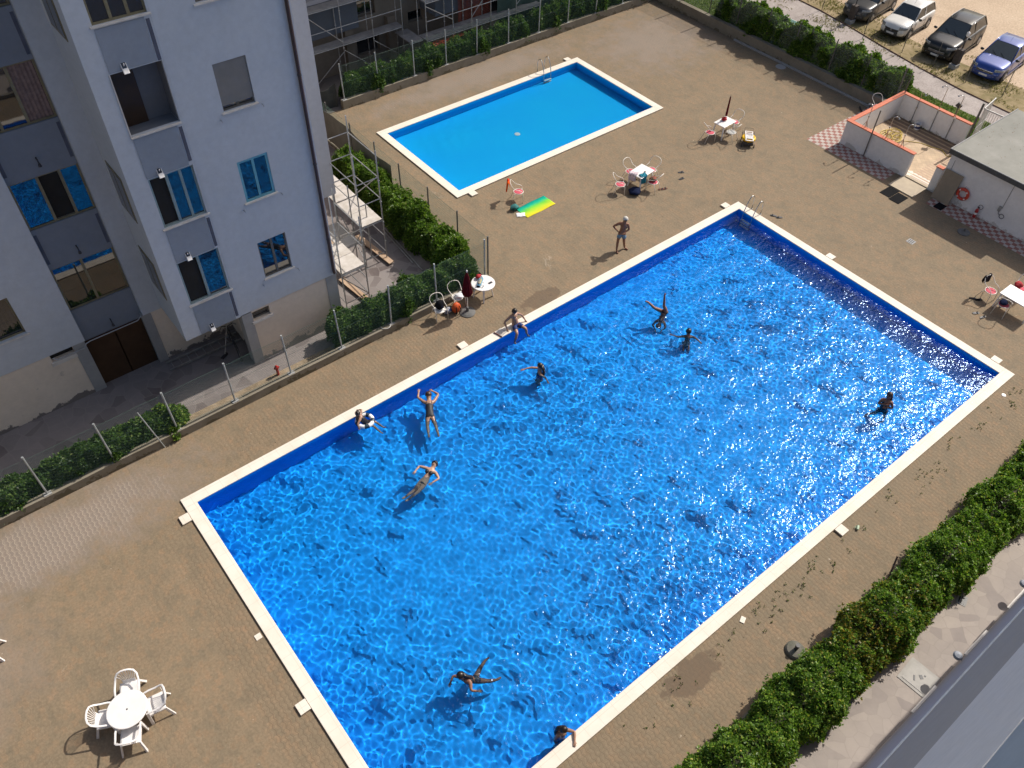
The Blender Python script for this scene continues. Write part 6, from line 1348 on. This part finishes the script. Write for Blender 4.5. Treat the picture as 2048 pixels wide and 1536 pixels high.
def person(label, pel, neck, head, side, arms, legs, skin, hair, suit=None, k=1.0, face=None, belly=0, long_hair=None, group='bathers in and around the large pool'):
    """pel, neck, head: joints; side: unit vector towards the A side; arms/legs: ((elbow, hand), ..) and ((knee, ankle, toe), ..) for A then B"""
    pel, neck, head, side = Vector(pel), Vector(neck), Vector(head), Vector(side).normalized()
    t = thing('person', label, 'person', (0, 0, 0), 0, group); P = []; E = []; Rr = []
    def v(p, r, par=None):
        P.append(Vector(p)); Rr.append(r*k*BULK); i = len(P)-1
        if par is not None: E.append((par, i))
        return i
    spine = neck - pel; fwd = side.cross(spine).normalized()
    if face is not None and Vector(face).dot(fwd) < 0: fwd = -fwd
    i0 = v(pel, .118); i1 = v(pel + spine*.35 + fwd*belly*.5, .112 + belly*.35, i0); i2 = v(pel + spine*.68 + fwd*.015, .128, i1); i3 = v(pel + spine*.93, .085, i2)
    i4 = v(neck, .056, i3); hd = (head - neck); i5 = v(neck + hd*.55, .074, i4); i6 = v(head, .094, i5); i7 = v(head + hd.normalized()*.075*k, .066, i6)
    sh = []; wr = []
    for sg, (el, ha) in zip((1, -1), arms):
        el, ha = Vector(el), Vector(ha); s = pel + spine*.90 + side*sg*.165*k
        a = v(pel + spine*.88 + side*sg*.09*k, .085, i3); b = v(s, .062, a); c = v(el, .041, b); m_ = v(el + (ha-el)*.35, .038, c); d = v(el + (ha-el)*.80, .027, m_); e = v(ha, .034, d)
        u = (ha - el).normalized(); q = u.cross(side + Vector((.01, .3, .1))).normalized()
        pn = q if abs(q.z) < .8 else u.cross(Vector((0, 0, 1))).normalized()
        up = u.cross(pn).normalized()
        for f in range(4):
            off = pn*(-.030 + .020*f)*k; ln = (.062, .074, .070, .054)[f]*k
            g1 = v(ha + u*.040*k + off, .0095, e); g2 = v(ha + u*(.040*k + ln*.6) + off*1.25 + up*.004, .0088, g1); v(ha + u*(.040*k + ln) + off*1.35 + up*.016*k, .0075, g2)
        th = v(ha - u*.008*k - pn*.040*k, .011, e); v(ha + u*.024*k - pn*.062*k, .009, th)
        sh.append(s); wr.append(ha)
    hips = []
    for sg, (kn, an, to) in zip((1, -1), legs):
        kn, an, to = Vector(kn), Vector(an), Vector(to); h = pel - spine.normalized()*.05*k + side*sg*.085*k
        a = v(h, .098, i0); b = v(h.lerp(kn, .5), .078, a); c = v(kn, .056, b); d = v(kn.lerp(an, .35), .053, c); e = v(an, .036, d); f = v(an.lerp(to, .55) - Vector((0, 0, .008)), .038, e); v(to, .028, f)
        hips.append((h, kn))
    body = grow('body', P, E, Rr, skin, t)
    # head: hair, face
    up = hd.normalized(); Fv = Vector(face).normalized() if face is not None else fwd; Fv = (Fv - up*Fv.dot(up)).normalized(); Sv = up.cross(Fv)
    M = Matrix((Sv, Fv, up)).transposed().to_4x4()
    if hair:
        hb = MB(); n, kk = 18, 10; vs = []; fs = []
        for i in range(kk+1):
            for j in range(n):
                tt, a = PI*i/kk*.62, 2*PI*j/n; fr = max(0, math.sin(a))
                tt2 = tt*(1 - .42*fr) ; q = .112*k*(1 + .03*math.sin(7*a+i))
                p = Vector((q*math.sin(tt2)*math.cos(a), q*math.sin(tt2)*math.sin(a)*1.06 - .008, q*math.cos(tt2)*1.12 + .012*k)); vs.append(M @ p + head)
        for i in range(kk):
            for j in range(n): fs.append((i*n+j, i*n+(j+1) % n, (i+1)*n+(j+1) % n, (i+1)*n+j))
        receiver(hb.add(vs, fs).build('hair', hair, t, smooth=True, solid=.012))
        if long_hair:
            pts = [head + M.to_3x3() @ Vector((0, -.06, .04))*k] + [Vector(p) for p in long_hair]
            lh = MB(); lh.tube(pts, [.085*k] + [.085*k*(1-.6*(i+1)/len(long_hair)) for i in range(len(long_hair))], 10)
            for sg in (-1, 1): lh.tube([p + Sv*sg*.055*k + Vector((0, 0, -.01)) for p in pts], [.05*k*(1-.5*i/len(pts)) for i in range(len(pts))], 8)
            receiver(lh.build('long_hair', hair, t, smooth=True))
    fm = MB()
    for sg in (-1, 1): fm.ball(head + M.to_3x3() @ Vector((sg*.034, .083, .005))*k, .013*k, 8, 6)
    receiver(fm.build('eyes', EYE, t)); receiver(MB().ball(head + M.to_3x3() @ Vector((0, .098, -.022))*k, (.014*k, .016*k, .02*k), 8, 6).build('nose', skin, t, smooth=True)); receiver(MB().ball(head + M.to_3x3() @ Vector((0, .082, -.052))*k, (.024*k, .012*k, .009*k), 8, 6, M=M).build('mouth', LIP, t))
    ea = MB()
    for sg in (-1, 1): ea.ball(head + M.to_3x3() @ Vector((sg*.094, -.005, -.01))*k, (.014*k, .02*k, .03*k), 8, 6)
    receiver(ea.build('ears', skin, t, smooth=True))
    if suit:
        kind, sm = suit
        if kind == 'shorts':
            pv = [pel + spine*.14, pel]; pe = [(0, 1)]; pr = [.152*k + belly*.3, .152*k]
            for h, kn in hips:
                i = len(pv); pv += [h, h.lerp(kn, .45), h.lerp(kn, .66)]; pe += [(1, i), (i, i+1), (i+1, i+2)]; pr += [.134*k, .118*k, .112*k]
            grow('shorts', pv, pe, pr, sm, t, 1)
        elif kind in ('swimsuit', 'trunks'):
            top = .80 if kind == 'swimsuit' else .12
            pv = [pel - spine.normalized()*.03, pel + spine*.1, pel + spine*.35 + fwd*belly*.4, pel + spine*.62, pel + spine*top] if kind == 'swimsuit' else [pel - spine.normalized()*.05, pel, pel + spine*.15]
            pe = [(i, i+1) for i in range(len(pv)-1)]; pr = [.142*k, .155*k, .146*k, .164*k, .140*k] if kind == 'swimsuit' else [.142*k, .152*k, .146*k]
            for h, kn in hips: i = len(pv); pv += [h, h.lerp(kn, .14)]; pe += [(1, i), (i, i+1)]; pr += [.126*k, .112*k]
            grow('swimsuit' if kind == 'swimsuit' else 'trunks', pv, pe, pr, sm, t, 1)
            if kind == 'swimsuit':
                sp_ = MB()
                for s in sh:
                    mid = s.lerp(pel + spine*.9, .42); sp_.tube([mid - fwd*.11*k - spine*.12, mid - fwd*.055*k + spine*.045, mid + fwd*.035*k + spine*.055, mid + fwd*.115*k - spine*.10], .012, 6)
                receiver(sp_.build('straps', sm, t, smooth=True))
        elif kind == 'bikini':
            bb = MB()
            for sg in (-1, 1): bb.ball(pel + spine*.70 + side*sg*.075*k + fwd*.10*k, (.078*k, .078*k, .072*k), 12, 8)
            receiver(bb.build('bikini_top', sm, t, smooth=True))
            pv = [pel - spine.normalized()*.05, pel + spine*.06]; pe = [(0, 1)]; pr = [.142*k, .150*k]
            for h, kn in hips: i = len(pv); pv += [h, h.lerp(kn, .10)]; pe += [(0, i), (i, i+1)]; pr += [.124*k, .112*k]
            grow('bikini_bottom', pv, pe, pr, sm, t, 0)
    return t
rt = Vector((.762, -.645, 0)); aw = Vector((.645, .762, 0))          # across the view, and away from the camera
# standing man, hand on hip
o = V3(19.82, .80, 0)
person('white-haired shirtless man in light blue shorts standing with one hand on his hip', o + V3(0, 0, .86), o + V3(.02, -.02, 1.38), o + V3(.02, -.05, 1.55), -rt + aw*.15,
       ((o - rt*.40 + aw*.10 + V3(0, 0, 1.10), o - rt*.17 - aw*.05 + V3(0, 0, .93)), (o + rt*.25 - aw*.08 + V3(0, 0, 1.10), o + rt*.03 - aw*.24 + V3(0, 0, 1.02))),
       ((o - rt*.13 + V3(0, 0, .46), V3(19.60, .78, .07), V3(19.52, .60, .03)), (o + rt*.12 + V3(0, 0, .46), V3(20.0, .72, .07), V3(20.04, .53, .03))),
       SK_TAN, H_WHITE, ('shorts', S_BLUE), .97, -aw + rt*.2, .05)
# boy on the edge
o = V3(13.34, -.22, .10)
person('boy in dark blue shorts sitting on the pool edge, legs in the water', o + V3(0, 0, .06), o + V3(-.03, .10, .52), o + V3(-.03, .05, .68), V3(1, .0, 0),
       ((V3(13.70, -.13, .36), V3(13.80, -.28, .10)), (V3(12.92, -.06, .36), V3(12.92, -.26, .10))),
       ((V3(13.52, -.62, .12), V3(13.56, -.68, -.24), V3(13.6, -.80, -.28)), (V3(13.10, -.62, .10), V3(12.96, -.66, -.28), V3(12.92, -.78, -.32))),
       SK_MID, H_DARK, ('shorts', S_DKBLUE), .92, V3(-.2, -1, -.25))
# somebody diving, legs in the air
o = V3(18.58, -3.05, -.10)
person('swimmer diving head down, both legs sticking out of the water', o, o + V3(-.30, -.12, -.42), o + V3(-.40, -.16, -.56), V3(.6, -.8, 0),
       ((o + V3(-.22, -.38, -.60), o + V3(-.36, -.34, -.84)), (o + V3(-.52, .02, -.60), o + V3(-.56, -.16, -.84))),
       ((o + V3(-.02, .06, .32), o + V3(.02, .16, .70), o + V3(.08, .20, .84)), (o + V3(-.26, .30, .16), o + V3(-.34, .62, .30), o + V3(-.46, .66, .38))),
       SK_TAN, H_DARK, ('trunks', S_BLACK), .92, V3(-.5, -.6, .5))
# swimmer seen from the back
o = V3(18.42, -4.50, -.14)
person('dark-haired swimmer seen from behind with arms spread, only head and shoulders dry', o + V3(-.12, -.10, -.52), o, o + V3(.04, .05, .16), rt,
       ((o + rt*.34 - aw*.05 + V3(0, 0, -.18), o + rt*.46 - aw*.20 + V3(0, 0, -.22)), (o - rt*.36 + V3(0, 0, -.14), o - rt*.60 + aw*.08 + V3(0, 0, -.12))),
       ((o + aw*.15 + rt*.1 + V3(0, 0, -.74), o - aw*.25 + rt*.1 + V3(0, 0, -.82), o - aw*.34 + rt*.1 + V3(0, 0, -.84)), (o + aw*.1 - rt*.1 + V3(0, 0, -.74), o - aw*.3 - rt*.12 + V3(0, 0, -.80), o - aw*.4 - rt*.12 + V3(0, 0, -.82))),
       SK_TAN, H_DARK, None, .95, aw)
# girl with long hair reaching to the left
o = V3(12.68, -2.48, -.10)
person('girl with long dark hair in the water stretching one arm out to the left', o + V3(-.08, -.10, -.50), o + V3(0, 0, .02), o + V3(.02, .04, .20), aw,
       ((o - rt*.32 + aw*.12 + V3(0, 0, .02), o - rt*.62 + aw*.02 + V3(0, 0, .0)), (o + rt*.22 - aw*.22 + V3(0, 0, -.18), o + rt*.30 - aw*.42 + V3(0, 0, -.22))),
       ((o + V3(-.2, .02, -.72), o + V3(.0, -.0, -.88), o + V3(-.12, .05, -.92)), (o + V3(-.25, -.12, -.72), o + V3(-.1, -.2, -.88), o + V3(-.22, -.16, -.92))),
       SK_MID, H_DARK, ('swimsuit', S_NAVY), .92, -rt + V3(0, 0, -.1), long_hair=[o + rt*.13 - aw*.02 + V3(0, 0, .10), o + rt*.16 - aw*.08 + V3(0, 0, -.06), o + rt*.15 - aw*.12 + V3(0, 0, -.2)])
# woman swimming towards the edge
person('woman in a black swimsuit swimming towards the pool edge, seen from above', (8.27, -1.79, -.16), (8.62, -1.24, -.08), (8.72, -1.07, .0), (.84, -.54, 0),
       (((9.06, -1.18, -.10), (8.97, -.92, -.07)), ((8.40, -.86, -.10), (8.58, -.66, -.07))),
       (((8.22, -2.20, -.24), (8.08, -2.55, -.28), (8.02, -2.68, -.30)), ((7.98, -2.06, -.24), (7.80, -2.38, -.28), (7.74, -2.50, -.30))),
       SK_MID, H_BROWN, ('swimsuit', S_BLACK), 1.0, V3(.5, .8, -.5))
# child in a ring at the edge
person('child sitting in a white swim ring, one hand on the pool edge', (6.36, -.66, -.18), (6.22, -.55, .16), (6.18, -.52, .30), (.55, .82, .1),
       (((6.42, -.38, .20), (6.36, -.22, .08)), ((6.02, -.74, .06), (6.0, -.84, -.02))),
       (((6.62, -.88, -.12), (6.74, -1.18, -.26), (6.80, -1.26, -.24)), ((6.48, -1.0, -.14), (6.56, -1.30, -.30), (6.60, -1.40, -.28))),
       SK_MID, H_DARK, ('swimsuit', S_BLACK), .74, V3(-.6, .7, -.2), long_hair=[(6.10, -.60, .2), (6.08, -.64, .05)])
t = thing('swim_ring', 'white and dark inflatable swim ring round the child at the edge', 'swim ring', (6.34, -.66, -.07))
rgm, rnt, rb = newmat('ring_vinyl'); rv = opos(rnt); rs = N(rnt, 'ShaderNodeSeparateXYZ'); rnt.links.new(rv, rs.inputs[0]); ra = math_(rnt, 'ARCTAN2', rs.outputs[1], rs.outputs[0]); rst = math_(rnt, 'GREATER_THAN', math_(rnt, 'PINGPONG', ra, .62), .36)
rnt.links.new(mixc(rnt, rst, (.78, .78, .78), (.03, .05, .07)), rb.inputs['Base Color']); rb.inputs['Roughness'].default_value = .3
receiver(MB().torus((0, 0, 0), .27, .075, 36, 12).build('tube', rgm, t, smooth=True))
# woman floating on her back
person('woman in a dark bikini floating on her back with bent arms', (6.52, -3.93, -.26), (7.02, -3.72, -.12), (7.17, -3.64, -.07), (-.38, .92, 0),
       (((6.76, -3.36, -.14), (6.50, -3.46, -.13)), ((6.98, -4.16, -.14), (6.66, -4.16, -.14))),
       (((6.12, -3.98, -.32), (5.76, -3.98, -.42), (5.64, -3.98, -.40)), ((6.14, -4.10, -.34), (5.80, -4.10, -.46), (5.68, -4.1, -.44))),
       SK_PALE, H_DARK, ('bikini', S_BLACK), .97, V3(-.25, -.1, 1))
# swimmer with long dark hair, lower part of the pool
person('swimmer with long wet hair and spread legs in the lower part of the pool', (3.94, -10.22, -.26), (3.66, -10.08, -.08), (3.60, -9.98, .05), (-.35, .92, 0),
       (((3.48, -9.78, -.16), (3.30, -9.90, -.18)), ((3.62, -10.42, -.12), (3.80, -10.56, -.16))),
       (((4.26, -10.02, -.24), (4.46, -9.96, -.22), (4.60, -9.96, -.20)), ((4.20, -10.46, -.34), (4.44, -10.56, -.44), (4.56, -10.56, -.44))),
       SK_TAN, H_DARK, ('swimsuit', S_BLACK), .93, V3(-.9, -.3, -.3), long_hair=[(3.70, -10.04, .04), (3.78, -10.10, -.04), (3.86, -10.14, -.10)])
# girl holding the coping at the bottom edge
o = V3(4.78, -12.80, 0)
person('girl in a white top leaning one arm on the pool edge', o + V3(-.04, .02, -.42), o + V3(.0, -.02, .14), o + V3(.02, -.05, .30), V3(.95, -.1, 0),
       ((o + V3(.26, -.22, .12), o + V3(.08, -.42, .10)), (o + V3(-.22, .0, -.22), o + V3(-.16, -.14, -.42))),
       ((o + V3(.08, -.10, -.72), o + V3(.08, .02, -.98), o + V3(.10, -.12, -1.02)), (o + V3(-.14, -.08, -.72), o + V3(-.14, .04, -.98), o + V3(-.14, -.10, -1.02))),
       SK_MID, H_DARK, ('swimsuit', S_WHITE), .86, V3(.1, -1, -.4), long_hair=[o + V3(-.05, .10, .22), o + V3(-.08, .12, .06), o + V3(-.08, .10, -.08)])
# woman hugging herself near the right end
o = V3(21.36, -11.28, 0)
person('woman with long hair hugging herself near the right end of the pool', o + V3(-.02, -.02, -.34), o + V3(.0, .0, .26), o + V3(.05, .03, .43), rt*.8 - aw*.4,
       ((o + rt*.22 - aw*.16 + V3(0, 0, .0), o - rt*.06 - aw*.20 + V3(0, 0, .06)), (o - rt*.26 + aw*.0 + V3(0, 0, .04), o - rt*.02 - aw*.17 + V3(0, 0, .16))),
       ((o + rt*.12 - aw*.1 + V3(0, 0, -.68), o + rt*.12 - aw*.14 + V3(0, 0, -.97), o + rt*.06 - aw*.26 + V3(0, 0, -1.02)), (o - rt*.22 + V3(0, 0, -.74), o - rt*.42 + aw*.05 + V3(0, 0, -.98), o - rt*.50 + aw*.0 + V3(0, 0, -1.04))),
       SK_TAN, H_BROWN, ('swimsuit', S_BLACK), .98, -aw*.5 - rt*.6, long_hair=[o + rt*.08 + aw*.05 + V3(0, 0, .34), o + rt*.10 + aw*.02 + V3(0, 0, .16), o + rt*.08 + aw*.02 + V3(0, 0, .0)])
